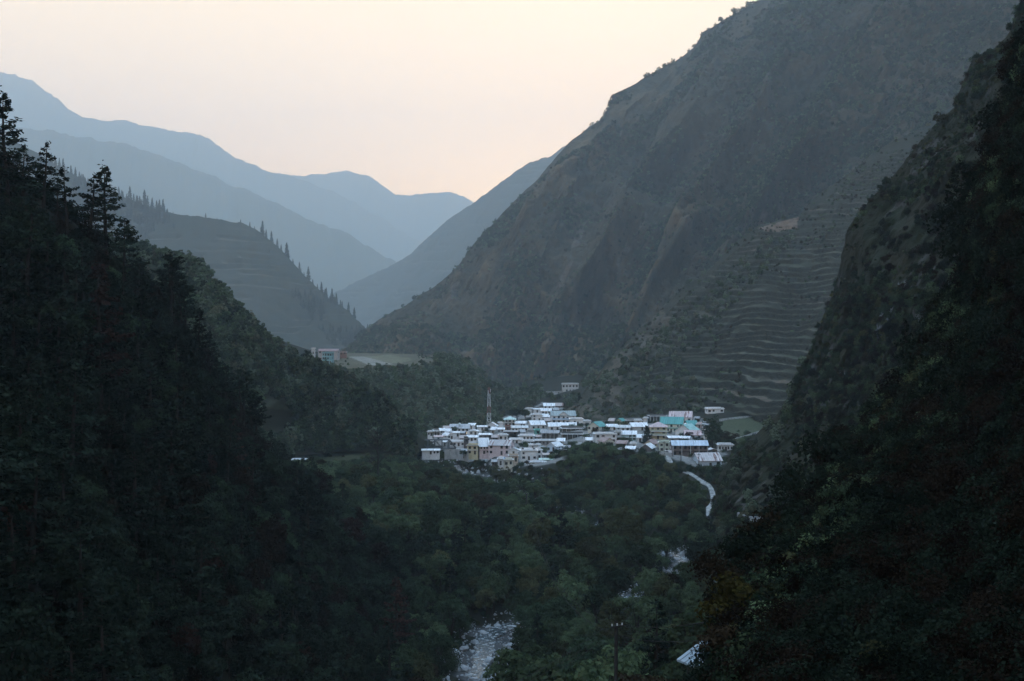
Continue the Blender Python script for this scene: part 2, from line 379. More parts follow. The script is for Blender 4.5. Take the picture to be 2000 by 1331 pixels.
tH = np.linspace(0, 1, nvH)[:, None]
HG = HC[None] * (1 - tH[..., None]) + HF[None] * tH[..., None]
sH = np.r_[0, np.cumsum(np.linalg.norm(np.diff(HC, axis=0), axis=1))][None]
hh = np.maximum(HC[:, 2] - HF[:, 2], 2)[None]
kk = np.minimum(1, 6 * tH) * np.minimum(1, 5 * (1 - tH))
g = ridged(sH / 120 + tH * 0.9, tH * 1.2, 81, 3) - 0.62
g2 = fbm(HG[..., 0] / 22, HG[..., 1] / 22, 82, 4)
HG[..., 1] -= kk * (34 * g + 2.5 * g2)
# stepped terraces: level treads between short risers, where the slope is farmed
hu, hv = PX(HG)
farm = inpoly(hu, hv, [(1260, 650), (1420, 505), (1480, 455), (1560, 425), (1640, 370), (1760, 290), (1850, 500), (1750, 700), (1700, 860), (1360, 860), (1330, 790), (1230, 740), (1220, 680)])
wave = fbm(HG[..., 0] / 60, HG[..., 1] / 60, 83, 3) * 5 + fbm(HG[..., 0] / 14, HG[..., 1] / 14, 84, 3) * 1.5
step = 3.9
zz = (HG[..., 2] + wave) / step
fl, fr = np.floor(zz), zz - np.floor(zz)
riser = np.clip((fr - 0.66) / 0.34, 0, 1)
rag = 0.5 * vnoise(HG[..., 0] / 9 + fl * 7.3, fl * 3.1, 85) + 0.5 * vnoise(HG[..., 0] / 34 + fl * 1.3, fl * 0.7, 88) + 0.1
zst = (fl + 0.10 * fr + 0.90 * riser * riser * (3 - 2 * riser)) * step - wave
wt = (farm * np.clip((rag - 0.30) * 5, 0, 1))
from_z = HG[..., 2].copy()
HG[..., 2] = from_z * (1 - wt) + zst * wt + 0.35 * fbm(HG[..., 0] / 5, HG[..., 1] / 5, 86, 3)
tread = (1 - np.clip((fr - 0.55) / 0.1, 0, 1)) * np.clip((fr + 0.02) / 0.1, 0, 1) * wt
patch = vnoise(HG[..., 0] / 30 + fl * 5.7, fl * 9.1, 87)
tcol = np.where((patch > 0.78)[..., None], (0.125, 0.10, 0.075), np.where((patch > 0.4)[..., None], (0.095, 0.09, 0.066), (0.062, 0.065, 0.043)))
riser_shade = (riser > 0.15) & (riser < 0.98) & (wt > 0.4)
tcol[riser_shade] = (0.024, 0.024, 0.018); tread = np.where(riser_shade, 0.9, tread)  # earthen risers tinted darker, their shadow put into the colour
bare = inpoly(hu, hv, [(1478, 446), (1560, 424), (1556, 446), (1500, 452)])
tcol[bare] = (0.16, 0.12, 0.09)
nose = inpoly(hu, hv, [(1100, 810), (1160, 745), (1250, 645), (1330, 565), (1345, 575), (1290, 660), (1240, 730), (1210, 790), (1200, 820)]) & (fbm(HG[..., 0] / 8, HG[..., 2] / 8, 89, 4) > 0.0)
tcol[nose] = (0.105, 0.088, 0.066); tread = np.where(nose, 0.8, tread)
hrear = HC + np.array([30, 160, 0]); hrear[:, 2] = 60
HALL = np.concatenate([HC[None] * (1 - tb) + hrear[None] * tb, HG])
z7 = np.zeros((7, nuH))
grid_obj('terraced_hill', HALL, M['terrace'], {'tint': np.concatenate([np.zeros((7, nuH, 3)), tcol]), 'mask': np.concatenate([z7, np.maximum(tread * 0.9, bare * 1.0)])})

# ------------------------------------------------------------------ steep dark slopes on the right
I_CREST = [(1380, 1040, 470), (1396, 990, 475), (1402, 940, 475), (1425, 895, 470), (1480, 846, 460), (1522, 806, 452), (1545, 762, 446), (1566, 715, 440), (1600, 640, 432), (1622, 585, 428), (1640, 520, 422), (1655, 450, 418), (1690, 400, 414), (1735, 355, 408), (1790, 285, 400), (1815, 255, 396), (1868, 205, 388), (1880, 160, 384), (1898, 115, 380), (1945, 95, 374), (1975, 55, 368), (1995, 5, 362), (2060, -150, 350), (2200, -420, 330)]
nuI, nvI = 300, 200
ic = resample(I_CREST, nuI); ic[:, 0] += 5 * fbm(ic[:, 1] / 24, ic[:, 1] * 0, 90, 4, 0.6); IC = np.array([P(*p) for p in ic])
sI = np.linspace(0, 1, nuI)[:, None]
IF = np.array([P(u, v, d) for u, v, d in resample([(1400, 1140, 330), (1560, 1150, 300), (1750, 1050, 270), (1950, 900, 245), (2150, 600, 230), (2350, 300, 220), (2500, 0, 210)], nuI)])
tI = np.linspace(0, 1, nvI)[:, None]
IG = IC[None] * (1 - tI[..., None]) + IF[None] * tI[..., None]
kk = np.minimum(1, 7 * tI)
mI = np.r_[0, np.cumsum(np.linalg.norm(np.diff(IC, axis=0), axis=1))][None]
g = ridged(mI / 70 + tI * 1.8, tI * 1.6, 91, 4, 0.55) - 0.6
g3 = ridged(mI / 22 + tI * 1.2, tI * 3.0, 93, 4, 0.55) - 0.6
g2 = fbm(mI / 8, tI * 22, 92, 4, 0.6)
IG[..., 1] -= kk * (26 * g + 9 * g3 + 2.2 * g2); IG[..., 0] -= kk * (10 * g + 4 * g3 + 1.6 * g2)
irear = IC + np.array([110, 60, -10])
IALL = np.concatenate([IC[None] * (1 - tb) + irear[None] * tb, IG])
tint = np.zeros(IALL.shape); mask = np.zeros(IALL.shape[:2])
iu, iv = PX(IALL)
rk = vnoise(mI / 6 + 0 * tI, tI * 40, 95) * vnoise(mI / 20 + 0 * tI, tI * 9, 96)
rkm = np.zeros(IALL.shape[:2]); rkm[7:] = rk > 0.56
tint[rkm > 0] = (0.085, 0.082, 0.076); mask[rkm > 0] = 0.8
for poly, c in (([(1700, 670), (1716, 620), (1735, 585), (1748, 590), (1738, 625), (1718, 660), (1706, 690)], (0.17, 0.18, 0.19)), ([(1750, 555), (1775, 545), (1768, 565)], (0.2, 0.21, 0.21)), ([(1640, 725), (1660, 720), (1652, 738)], (0.3, 0.3, 0.28)), ([(1845, 425), (1868, 420), (1860, 445)], (0.25, 0.26, 0.26)), ([(1895, 530), (1925, 525), (1945, 545), (1915, 565), (1902, 575)], (0.24, 0.26, 0.27))):
    n_ = vnoise(IALL[..., 0] / 1.5, IALL[..., 2] / 2.5, 97)
    q = inpoly(iu, iv, poly) & (n_ > 0.35)
    tint[q] = c; mask[q] = 1
grid_obj('steep_hillside', IALL, M['cliff'], {'tint': tint, 'mask': mask})

J_CREST = [(1405, 1420, 66), (1412, 1331, 72), (1420, 1230, 80), (1440, 1130, 88), (1500, 1060, 96), (1575, 985, 104), (1660, 880, 113), (1720, 800, 120), (1790, 725, 128), (1822, 660, 133), (1868, 560, 138), (1900, 440, 142), (1935, 330, 146), (1968, 230, 148), (1998, 100, 150), (2100, -150, 150), (2250, -500, 150)]
nuJ, nvJ = 200, 90
jc = resample(J_CREST, nuJ); jc[:, 0] += 30 * fbm(jc[:, 1] / 110, jc[:, 1] * 0 + 0.4, 100, 5, 0.6); JC = np.array([P(*p) for p in jc])
JF = np.array([P(u, v, d) for u, v, d in resample([(1480, 1900, 40), (1800, 1900, 38), (2300, 1600, 40), (2700, 1000, 45), (3000, 400, 50), (3200, -200, 55)], nuJ)])
tJ = np.linspace(0, 1, nvJ)[:, None]
JG = JC[None] * (1 - tJ[..., None]) + JF[None] * tJ[..., None]
mJ = np.r_[0, np.cumsum(np.linalg.norm(np.diff(JC, axis=0), axis=1))][None]
g = ridged(mJ / 30 + tJ * 1.2, tJ * 1.8, 101, 4, 0.55) - 0.6
JG[..., 1] -= np.minimum(1, 5 * tJ) * 10 * g
JG[..., 0] -= np.minimum(1, 5 * tJ) * (5 * g + 1.2 * fbm(mJ / 4, tJ * 14, 102, 4, 0.6))
jrear = JC + np.array([60, 70, 0])
jrear[:, 2] -= 10
JALL = np.concatenate([JC[None] * (1 - tb) + jrear[None] * tb, JG])
grid_obj('near_hillside', JALL, M['cliff'], {'tint': np.zeros(JALL.shape), 'mask': np.zeros(JALL.shape[:2])})

# unseen valley sides around and behind the viewpoint, added to block sky light
def side_wall(name, foot, crest, nu=60, nv=40, seed=1):
    a, b = crom(np.array(foot, float), nu), crom(np.array(crest, float), nu)
    t = np.linspace(0, 1, nv)[:, None, None]
    G = a[None] * (1 - t) + b[None] * t
    n = 40 * (ridged(np.arange(nu)[None] / 7.0 + t[..., 0], t[..., 0] * 2, seed, 4) - 0.6) * np.minimum(1, 5 * t[..., 0])
    G[..., 2] += n * 0.6
    return grid_obj(name, G, M['wood_floor'])
side_wall('valley_side', [(-330, 700, 60), (-300, 450, 100), (-230, 250, 150), (-200, 60, 140), (-190, -200, 110), (-200, -700, 80)], [(-900, 800, 620), (-850, 450, 640), (-800, 200, 650), (-780, 0, 640), (-780, -300, 620), (-800, -900, 560)], seed=171)
side_wall('valley_side', [(320, 620, 150), (280, 420, 190), (190, 220, 190), (120, 60, 150), (60, -60, 130), (-20, -240, 120), (-100, -700, 90)], [(900, 900, 700), (850, 450, 720), (800, 100, 700), (700, -200, 660), (600, -500, 600), (500, -800, 560), (300, -1200, 500)], seed=172)
# ------------------------------------------------------------------ valley ground: smooth surface through surveyed points
def depth_at(u, v):
    """Depth of the village ground seen at (u, v)."""
    L = np.interp(v, [765, 800, 820, 835, 850, 870, 890, 920, 940], [980, 900, 850, 790, 740, 700, 660, 620, 595])
    R = np.interp(v, [785, 800, 815, 830, 840, 850, 860, 875, 890, 905, 920], [850, 820, 790, 750, 720, 690, 660, 630, 600, 575, 555])
    k = np.clip((u - 1110) / 60, 0, 1)
    return L * (1 - k) + R * k

RIVER = [(-9, 250, 24.5), (-7.5, 290, 25.5), (-7, 320, 27), (-4, 348, 28), (14, 368, 28.7), (34, 388, 29.3), (46, 408, 29.8), (54, 436, 30.2), (50, 470, 31), (34, 510, 32), (14, 555, 33.5), (-3, 600, 35), (-12, 640, 37), (-26, 662, 39), (-42, 690, 41), (-46, 750, 43), (-36, 850, 45), (-20, 950, 50), (0, 1100, 58)]
pts = []
for u, v, d in [(0, 390, 200), (100, 450, 205), (210, 520, 220), (330, 632, 248), (400, 720, 270), (460, 818, 300), (510, 888, 330), (570, 940, 370), (0, 700, 160), (0, 1000, 138), (0, 1331, 120), (200, 800, 185), (200, 1331, 150), (400, 1000, 230), (400, 1331, 190), (600, 1130, 290), (600, 1340, 232), (800, 1345, 268), (720, 1180, 330),
                (-400, 250, 185), (-800, -60, 175), (0, 410, 255), (100, 500, 262), (210, 580, 275), (330, 690, 300), (-300, 300, 260), (0, 400, 225), (100, 462, 232), (210, 530, 245), (-400, 1331, 95), (0, 520, 180), (100, 700, 175), (300, 900, 205), (300, 1331, 170), (100, 1100, 145), (500, 1250, 225), (480, 1000, 265),
                (1150, 900, 600), (1250, 925, 570), (1320, 915, 560), (1100, 1000, 520), (1200, 1075, 470), (1300, 1085, 462),
                (1300, 893, 570), (1345, 925, 545), (1388, 955, 520), (1392, 978, 505), (1383, 1010, 480), (1390, 1050, 450),
                (600, 888, 620), (680, 872, 645), (560, 905, 590), (760, 905, 600), (700, 945, 520), (640, 960, 470), (850, 955, 560), (900, 985, 500), (800, 1030, 440), (1000, 1040, 480), (1000, 1135, 400), (900, 1180, 360), (700, 1060, 400),
                (1100, 770, 945), (1400, 812, 770), (1500, 838, 735), (1460, 850, 690), (1420, 885, 610), (900, 850, 800), (1000, 828, 880), (1180, 830, 765), (1250, 822, 775), (1420, 830, 740)]:
    pts.append(P(u, v, d))
for u, v in [(900, 890), (960, 892), (1000, 870), (1060, 905), (1020, 925), (980, 912), (1000, 850), (1060, 850), (1100, 838), (950, 845), (1100, 885), (1110, 870), (1180, 868), (1200, 872), (1250, 880), (1300, 860), (1290, 885), (1350, 870), (1350, 845), (1320, 845), (1380, 900), (1410, 915), (1230, 842), (1170, 842), (1280, 830), (1340, 825), (1100, 860)]:
    pts.append(P(u, v, depth_at(u, v)))
for x, y, z in RIVER:
    pts += [(x - 5, y, z), (x + 5, y, z)]
for x, y, z in RIVER[1:13]:
    pts += [(x - 15, y - 2, z + 2.5), (x + 15, y + 2, z + 2.5)]
pts += [(0, 0, 96), (0, 60, 79), (0, 120, 61), (2, 170, 49), (8, 215, 41), (12, 250, 34), (15, 110, 68), (30, 60, 84), (25, 170, 53), (40, 205, 50), (32, 275, 33), (62, 330, 38), (80, 380, 42), (90, 450, 52), (-10, 120, 58), (-40, 60, 78), (0, -60, 118), (-60, 0, 95),
        (-110, 320, 104), (-140, 430, 84), (-110, 500, 62), (-330, -60, 170), (330, -60, 200), (-330, 1150, 150), (330, 1150, 150), (-330, 450, 130), (-200, 600, 70), (200, 150, 130), (300, 500, 150), (300, 800, 120), (180, 800, 66), (130, 600, 62), (-220, 200, 150), (-180, 330, 120), (-100, 750, 42), (-90, 1000, 48), (110, 1000, 80), (60, 300, 36)]
pts = np.array(pts)

def tps_fit(p, lam=2.0):
    xy = p[:, :2] / 100.0; n = len(p)
    r = np.linalg.norm(xy[:, None] - xy[None], axis=-1)
    K = np.where(r > 0, r * r * np.log(r + 1e-12), 0) + lam * 1e-4 * np.eye(n)
    Q = np.c_[np.ones(n), xy]
    A = np.block([[K, Q], [Q.T, np.zeros((3, 3))]])
    return xy, np.linalg.solve(A, np.r_[p[:, 2], 0, 0, 0])
TXY, TW = tps_fit(pts)

def river_dist(x, y):
    R = np.array(RIVER)
    xr = np.interp(y, R[:, 1], R[:, 0])
    sl = np.gradient(R[:, 0], R[:, 1]); s = np.interp(y, R[:, 1], sl)
    return (x - xr) / np.sqrt(1 + s * s), np.interp(y, R[:, 1], R[:, 2])

def height(x, y, rough=True):
    x = np.asarray(x, float); y = np.asarray(y, float); sh = x.shape
    q = np.stack([x.ravel(), y.ravel()], 1) / 100.0
    out = np.empty(len(q))
    for i in range(0, len(q), 20000):
        r = np.linalg.norm(q[i:i + 20000, None] - TXY[None], axis=-1)
        out[i:i + 20000] = np.where(r > 0, r * r * np.log(r + 1e-12), 0) @ TW[:-3] + TW[-3] + q[i:i + 20000] @ TW[-2:]
    out = out.reshape(sh)
    d, zr = river_dist(x, y)
    w = np.clip(1 - (np.abs(d) - 6) / 8, 0, 1) * np.clip((y - 235) / 30, 0, 1); w = w * w * (3 - 2 * w)
    out = out * (1 - w) + w * (zr + 0.25 * np.maximum(np.abs(d) - 4, 0))
    if rough:
        out = out + 0.5 * fbm(x / 9, y / 9, 110, 4) * (1 - 0.4 * w)
    return out

def gh(x, y):
    return float(height(np.array([x]), np.array([y]))[0])

gx = np.linspace(-330, 330, 331); gy = np.concatenate([np.linspace(-60, 500, 300), np.linspace(502, 1150, 220)])
GX, GY = np.meshgrid(gx, gy)
GZ = height(GX, GY)
VG = np.stack([GX, GY, GZ], -1)
vu, vv = PX(np.where(VG[..., 1:2] < 5, 5, VG))
tint = np.zeros(VG.shape); mask = np.zeros(GX.shape)
dr, _ = river_dist(GX, GY)
nz = fbm(GX / 12, GY / 12, 120, 4)
FIELDS = [([(545, 900), (560, 880), (640, 872), (690, 866), (735, 878), (700, 905), (600, 915)], (0.06, 0.066, 0.036)), ([(1405, 818), (1500, 808), (1530, 835), (1440, 868), (1400, 850)], (0.055, 0.066, 0.036))]
far_ok = (GY > 520)
for poly, c in FIELDS:
    q = far_ok & inpoly(vu, vv, poly); tint[q] = c; mask[q] = 1
vil = far_ok & inpoly(vu, vv, [(820, 875), (840, 845), (880, 832), (980, 815), (1035, 800), (1060, 785), (1090, 790), (1140, 825), (1200, 820), (1300, 810), (1380, 818), (1400, 840), (1395, 860), (1425, 885), (1420, 905), (1370, 915), (1290, 890), (1230, 880), (1150, 868), (1110, 875), (1105, 902), (1060, 912), (970, 912), (940, 895), (900, 885)]) & (nz > -0.25)
tint[vil] = (0.25, 0.245, 0.235); mask[vil] = 0.85
riv = (np.abs(dr) < 5.0 + 4 * nz) & (GY > 200) & (GY < 720)
tint[riv] = (0.08, 0.08, 0.08); mask[riv] = 1
grid_obj('valley_ground', VG, M['valley'], {'tint': tint, 'mask': mask})

# base plane under everything, reaching past the far mountains
pl = mesh_from('ground', [(-12000, -3000, 5), (12000, -3000, 5), (12000, 19000, 5), (-12000, 19000, 5)], [(0, 1, 2, 3)])
tag(link('ground', pl, M['far']), kind='structure')
# ------------------------------------------------------------------ vegetation meshes
def leaf_mat(name, dark, light, transl=0.25):
    m, nt, b = mat_new(name)
    nt.nodes.remove(b)
    oi = nt.nodes.new('ShaderNodeObjectInfo')
    at = nt.nodes.new('ShaderNodeAttribute'); at.attribute_name = 'shade'
    a1 = mixrgb(nt, at.outputs['Fac'], dark, light)
    k = nt.nodes.new('ShaderNodeMapRange'); k.inputs[3].default_value = 0.42; k.inputs[4].default_value = 1.6
    nt.links.new(oi.outputs['Random'], k.inputs[0])
    mul = nt.nodes.new('ShaderNodeVectorMath'); mul.operation = 'SCALE'
    nt.links.new(a1, mul.inputs[0]); nt.links.new(k.outputs[0], mul.inputs['Scale'])
    d = nt.nodes.new('ShaderNodeBsdfDiffuse'); t = nt.nodes.new('ShaderNodeBsdfTranslucent')
    nt.links.new(mul.outputs[0], d.inputs[0]); nt.links.new(mul.outputs[0], t.inputs[0])
    x = nt.nodes.new('ShaderNodeMixShader'); x.inputs[0].default_value = transl
    nt.links.new(d.outputs[0], x.inputs[1]); nt.links.new(t.outputs[0], x.inputs[2])
    nt.links.new(x.outputs[0], nt.nodes['Material Output'].inputs[0])
    return m

LM = {'green': leaf_mat('leaf_green', (0.033, 0.051, 0.027), (0.092, 0.122, 0.060)),
      'dusty': leaf_mat('leaf_hazed_green', (0.062, 0.080, 0.054), (0.135, 0.165, 0.11)),  # lightened leaves: valley haze put into the far foliage colour
      'dusty_olive': leaf_mat('leaf_hazed_olive', (0.06, 0.064, 0.040), (0.13, 0.13, 0.08)),  # olive leaves lightened for haze in the same way
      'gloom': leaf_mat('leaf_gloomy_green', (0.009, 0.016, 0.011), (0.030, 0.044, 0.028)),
      'black': leaf_mat('leaf_shaded_green', (0.006, 0.010, 0.007), (0.019, 0.028, 0.018)),  # shade and vignette of the near bank put into the leaf colour
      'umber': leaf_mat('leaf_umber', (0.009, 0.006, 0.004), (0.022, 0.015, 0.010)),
      'deep': leaf_mat('leaf_deep_green', (0.016, 0.028, 0.016), (0.045, 0.066, 0.036)),
      'olive': leaf_mat('leaf_olive', (0.036, 0.040, 0.018), (0.088, 0.088, 0.040)),
      'rust': leaf_mat('leaf_rust', (0.022, 0.012, 0.009), (0.060, 0.028, 0.020)),
      'yellow': leaf_mat('leaf_yellow', (0.018, 0.016, 0.005), (0.045, 0.037, 0.010)),
      'brown': leaf_mat('leaf_brown', (0.016, 0.011, 0.007), (0.038, 0.027, 0.016)),
      'needle': leaf_mat('needle_green', (0.008, 0.014, 0.010), (0.022, 0.032, 0.021), 0.12)}
M['bark'] = plain('bark', (0.035, 0.028, 0.022), 0.95, 0.3, 3.0, spec=0.1)

def unit(v):
    return v / (np.linalg.norm(v, axis=-1, keepdims=True) + 1e-9)

def quads(c, n, size, rng, aspect=0.6):
    """Leaf-sized quads at c facing n."""
    k = len(c)
    a = unit(np.cross(n, unit(rng.normal(size=(k, 3))))); b = np.cross(n, a)
    s = (np.asarray(size) * rng.uniform(0.6, 1.3, k))[:, None]
    a = a * s; b = b * s * aspect
    v = np.stack([c - a * 0.5, c + b * 0.5, c + a * 0.5, c - b * 0.5], 1).reshape(-1, 3)
    sh = np.repeat(rng.random(k), 4)
    return v, sh

def tube(path, radii, sides=5):
    path = np.asarray(path, float); k = len(path)
    t = unit(np.gradient(path, axis=0))
    ref = np.array([0.3, 0.9, 0.1]); a = unit(np.cross(t, ref)); b = np.cross(t, a)
    th = np.linspace(0, 2 * np.pi, sides, endpoint=False)
    ring = path[:, None] + np.asarray(radii)[:, None, None] * (a[:, None] * np.cos(th)[None, :, None] + b[:, None] * np.sin(th)[None, :, None])
    v = ring.reshape(-1, 3); f = []
    for i in range(k - 1):
        for j in range(sides):
            f.append((i * sides + j, i * sides + (j + 1) % sides, (i + 1) * sides + (j + 1) % sides, (i + 1) * sides + j))
    return v, np.array(f)

def join(parts):
    vs, fs, o = [], [], 0
    for v, f in parts:
        vs.append(v); fs.append(np.asarray(f) + o); o += len(v)
    return np.concatenate(vs), np.concatenate(fs)

def crown_mesh(name, V, S, mat):
    f = np.arange(len(V)).reshape(-1, 4)
    me = mesh_from(name, V, f, False, {'shade': S}); me.materials.append(mat)
    return me

def broadleaf(seed, R=3.3, H=8.0, clumps=30, per=62, leaf=0.5, low=0.30, mat='green', flat=0.40):
    rng = np.random.default_rng(seed)
    cz = H * (low + (1 - low) / 2); rz = H * (1 - low) / 2
    d = unit(rng.normal(size=(clumps * 3, 3))); d = d[d[:, 2] > -0.75][:clumps]
    rad = rng.uniform(0.5, 0.98, len(d))[:, None]
    wob = 1 + 0.25 * np.sin(np.arctan2(d[:, 1], d[:, 0]) * 2 + seed)[:, None]
    cc = d * rad * wob * np.array([R * 0.8, R * 0.8, rz * 0.82]) + np.array([0, 0, cz])
    V, S = [], []
    for c in cc:
        r = rng.uniform(0.26, 0.42) * R
        q = unit(rng.normal(size=(per * 2, 3)) + unit(c - np.array([0, 0, cz * 0.9])) * 0.8 + np.array([0, 0, 0.5]))[:per]
        p = c + q * r * rng.uniform(0.6, 1.08, (len(q), 1)) * np.array([1, 1, 0.75])
        v, s = quads(p, unit(q + rng.normal(size=q.shape) * 0.45), leaf, rng, 0.7)
        V.append(v); S.append(np.clip(s * 0.55 + 0.45 * rng.random(), 0, 1))
    crown = crown_mesh('broadleaf_crown', np.concatenate(V), np.concatenate(S), LM[mat])
    lean = rng.normal(size=2) * 0.03 * H
    parts = [tube([(0, 0, -1.5), (lean[0] * .3, lean[1] * .3, H * 0.2), (lean[0], lean[1], H * 0.5), (lean[0], lean[1], H * 0.8)], [0.05 * R + 0.08, 0.045 * R + 0.05, 0.10, 0.03])]
    for c in cc[::4]:
        b0 = np.array([lean[0] * .6, lean[1] * .6, H * rng.uniform(0.22, 0.5)])
        parts.append(tube([b0, (b0 + c) / 2 + [0, 0, 0.15 * H * 0.3], c], [0.09, 0.06, 0.02], 4))
    tv, tf = join(parts)
    return crown, mesh_from('broadleaf_trunk', tv, tf, True)

def conifer(seed, H=14.0, R=3.4, n=44, first=0.18, per=64, leaf=0.5, mat='needle', power=0.75, gaps=0.2, stems=1):
    rng = np.random.default_rng(seed)
    V, S, parts = [], [], []
    for st in range(stems):
        off = rng.normal(size=2) * (0 if stems == 1 else 1.2); hh = H * (1 if st == 0 else rng.uniform(0.7, 0.95))
        lean = rng.normal(size=2) * 0.02 * H
        path = [np.array([off[0] + lean[0] * t + 0.12 * math.sin(7 * t + seed), off[1] + lean[1] * t, t * hh if t > 0 else -1.5]) for t in (0, .2, .4, .6, .8, 1)]
        parts.append(tube(path, [0.30, 0.26, 0.21, 0.15, 0.09, 0.02]))
        az = rng.uniform(0, 6.28)
        for k in range(n // stems):
            t = first + (1 - first) * (k / (n // stems)) ** 1.05
            az += 2.4 + rng.normal() * 0.5
            if rng.random() < gaps: continue
            L = R * ((1 - t) ** power) * rng.uniform(0.45, 1.15) + 0.35
            o = np.array([np.interp(t, (0, .2, .4, .6, .8, 1), [p[0] for p in path]), np.interp(t, (0, .2, .4, .6, .8, 1), [p[1] for p in path]), t * hh])
            dr = np.array([math.cos(az), math.sin(az), 0]); lift = rng.uniform(-0.15, 0.3)
            mid = o + dr * L * 0.5 + [0, 0, L * lift * 0.6]; end = o + dr * L + [0, 0, L * lift * 0.7 + 0.12 * L]
            parts.append(tube([o, mid, end], [0.07, 0.045, 0.015], 3))
            m = max(8, int(per * (0.35 + L / R)))
            a = rng.uniform(0.3, 1.08, m)[:, None]
            side = np.array([-dr[1], dr[0], 0])
            c = o + (mid - o) * np.minimum(1, a * 2) + (end - mid) * np.maximum(0, a * 2 - 1) + side * rng.normal(size=(m, 1)) * 0.17 * L + np.array([0, 0, 1]) * rng.normal(size=(m, 1)) * 0.16
            nn = unit(np.array([0, 0, 1.0]) + rng.normal(size=(m, 3)) * 0.6 + dr * 0.3)
            v, s = quads(c, nn, leaf, rng, 0.55)
            V.append(v); S.append(s)
        top = path[-1]; c = top + rng.normal(size=(24, 3)) * [0.25, 0.25, 0.45]
        v, s = quads(c, unit(rng.normal(size=(24, 3)) + [0, 0, .5]), leaf * 0.8, rng); V.append(v); S.append(s)
    crown = crown_mesh('conifer_crown', np.concatenate(V), np.concatenate(S), LM[mat])
    tv, tf = join(parts)
    return crown, mesh_from('conifer_trunk', tv, tf, True)

def shrub(seed, R=1.3, clumps=14, per=60, leaf=0.22, mat='deep', up=1.0):
    rng = np.random.default_rng(seed); V, S = [], []
    for k in range(clumps):
        a = rng.uniform(0, 6.28); q_ = rng.uniform(0, 1) ** 0.6
        c = np.array([math.cos(a) * q_ * R * 0.75, math.sin(a) * q_ * R * 0.75, up * R * rng.uniform(0.15, 1.0) * (1.1 - 0.5 * q_)])
        r = rng.uniform(0.3, 0.5) * R
        q = unit(rng.normal(size=(per, 3)) + [0, 0, 0.35]); p = c + q * r * rng.uniform(0.5, 1.1, (per, 1))
        v, s = quads(p, unit(q + rng.normal(size=q.shape) * 0.5), leaf, rng, 0.65); V.append(v); S.append(np.clip(s * 0.6 + 0.4 * rng.random(), 0, 1))
    return crown_mesh('shrub', np.concatenate(V), np.concatenate(S), LM[mat])

BROAD = [broadleaf(200 + i, R=[3.0, 3.5, 2.7, 3.8, 3.2, 2.6][i], H=[8, 7.5, 9, 8.5, 7, 8.2][i], clumps=[34, 40, 30, 46, 36, 30][i], per=70, leaf=0.42) for i in range(6)]
CONIF = [conifer(300 + i, H=[14, 13, 15, 12, 13][i], R=[3.4, 3.0, 3.8, 2.8, 3.2][i], first=[0.15, 0.3, 0.12, 0.22, 0.42][i], power=[0.75, 0.6, 0.85, 0.8, 0.4][i], gaps=[0.15, 0.3, 0.12, 0.2, 0.2][i], stems=[1, 1, 1, 1, 2][i], n=[48, 40, 54, 44, 60][i]) for i in range(5)]
SPIRE = [conifer(340 + i, H=15, R=3.2, first=0.04, n=56, per=16, leaf=1.5, power=0.95, gaps=0.05) for i in range(3)]
FARB = [broadleaf(400 + i, R=[3.0, 3.4, 2.6, 3.2][i], H=[6.5, 7, 7, 6][i], clumps=16, per=22, leaf=0.95, low=0.12, mat=['dusty', 'green', 'dusty', 'dusty_olive'][i]) for i in range(4)]
SHRUB = [shrub(500 + i, mat=['deep', 'green', 'olive', 'brown', 'deep'][i], R=[1.3, 1.5, 1.1, 1.2, 1.6][i]) for i in range(5)]
NEARS = [shrub(540 + i, mat=['black', 'black', 'umber', 'black', 'umber'][i], R=[1.3, 1.5, 1.1, 1.2, 1.6][i], per=80, leaf=0.18) for i in range(5)]  # darker copies of the shrubs, near-slope shade put into their leaves
FARS = [shrub(520 + i, R=1.6, clumps=7, per=14, leaf=0.75, mat=['deep', 'green', 'brown'][i]) for i in range(3)]

# sources for the masses that nobody could count: they live in collections outside the scene
def source(name, meshes):
    c = bpy.data.collections.new(name)
    for i, me in enumerate(meshes):
        c.objects.link(bpy.data.objects.new('%s_%02d' % (name, i), me))
    return c

def both(crown, trunk, name):
    """crown and trunk in one mesh for the far masses."""
    bm = bmesh.new(); bm.from_mesh(crown); n = len(bm.faces); bm.from_mesh(trunk); bm.faces.ensure_lookup_table()
    for f in bm.faces[n:]: f.material_index = 1
    me = bpy.data.meshes.new(name); bm.to_mesh(me); bm.free()
    me.materials.append(crown.materials[0]); me.materials.append(M['bark'])
    return me

SRC_BROAD = source('mass_broadleaf', [both(c, t, 'mass_tree') for c, t in BROAD] + [both(broadleaf(260 + i, mat=['olive', 'deep', 'brown'][i])[0], BROAD[i][1], 'mass_tree') for i in range(3)])
SRC_GLOOM = source('mass_gloomy', [both(broadleaf(280 + i, R=[3.2, 2.8, 3.5][i], H=8, mat=['gloom', 'gloom', 'deep'][i])[0], BROAD[i][1], 'mass_gloomy') for i in range(3)])
SRC_CONIF = source('mass_conifer', [both(c, t, 'mass_conifer') for c, t in CONIF])
SRC_SPIRE = source('mass_spire', [both(c, t, 'mass_spire') for c, t in SPIRE])
SRC_FARB = source('mass_far_broadleaf', [c for c, t in FARB])
SRC_FARD = source('mass_dark_broadleaf', [broadleaf(440 + i, R=3.2, H=6.5, clumps=15, per=20, leaf=1.0, low=0.1, mat=['deep', 'green', 'deep'][i])[0] for i in range(3)])
SRC_SHRUB = source('mass_shrub', SHRUB)
SRC_NEARS = source('mass_near_shrub', NEARS)
SRC_FARS = source('mass_far_shrub', FARS)

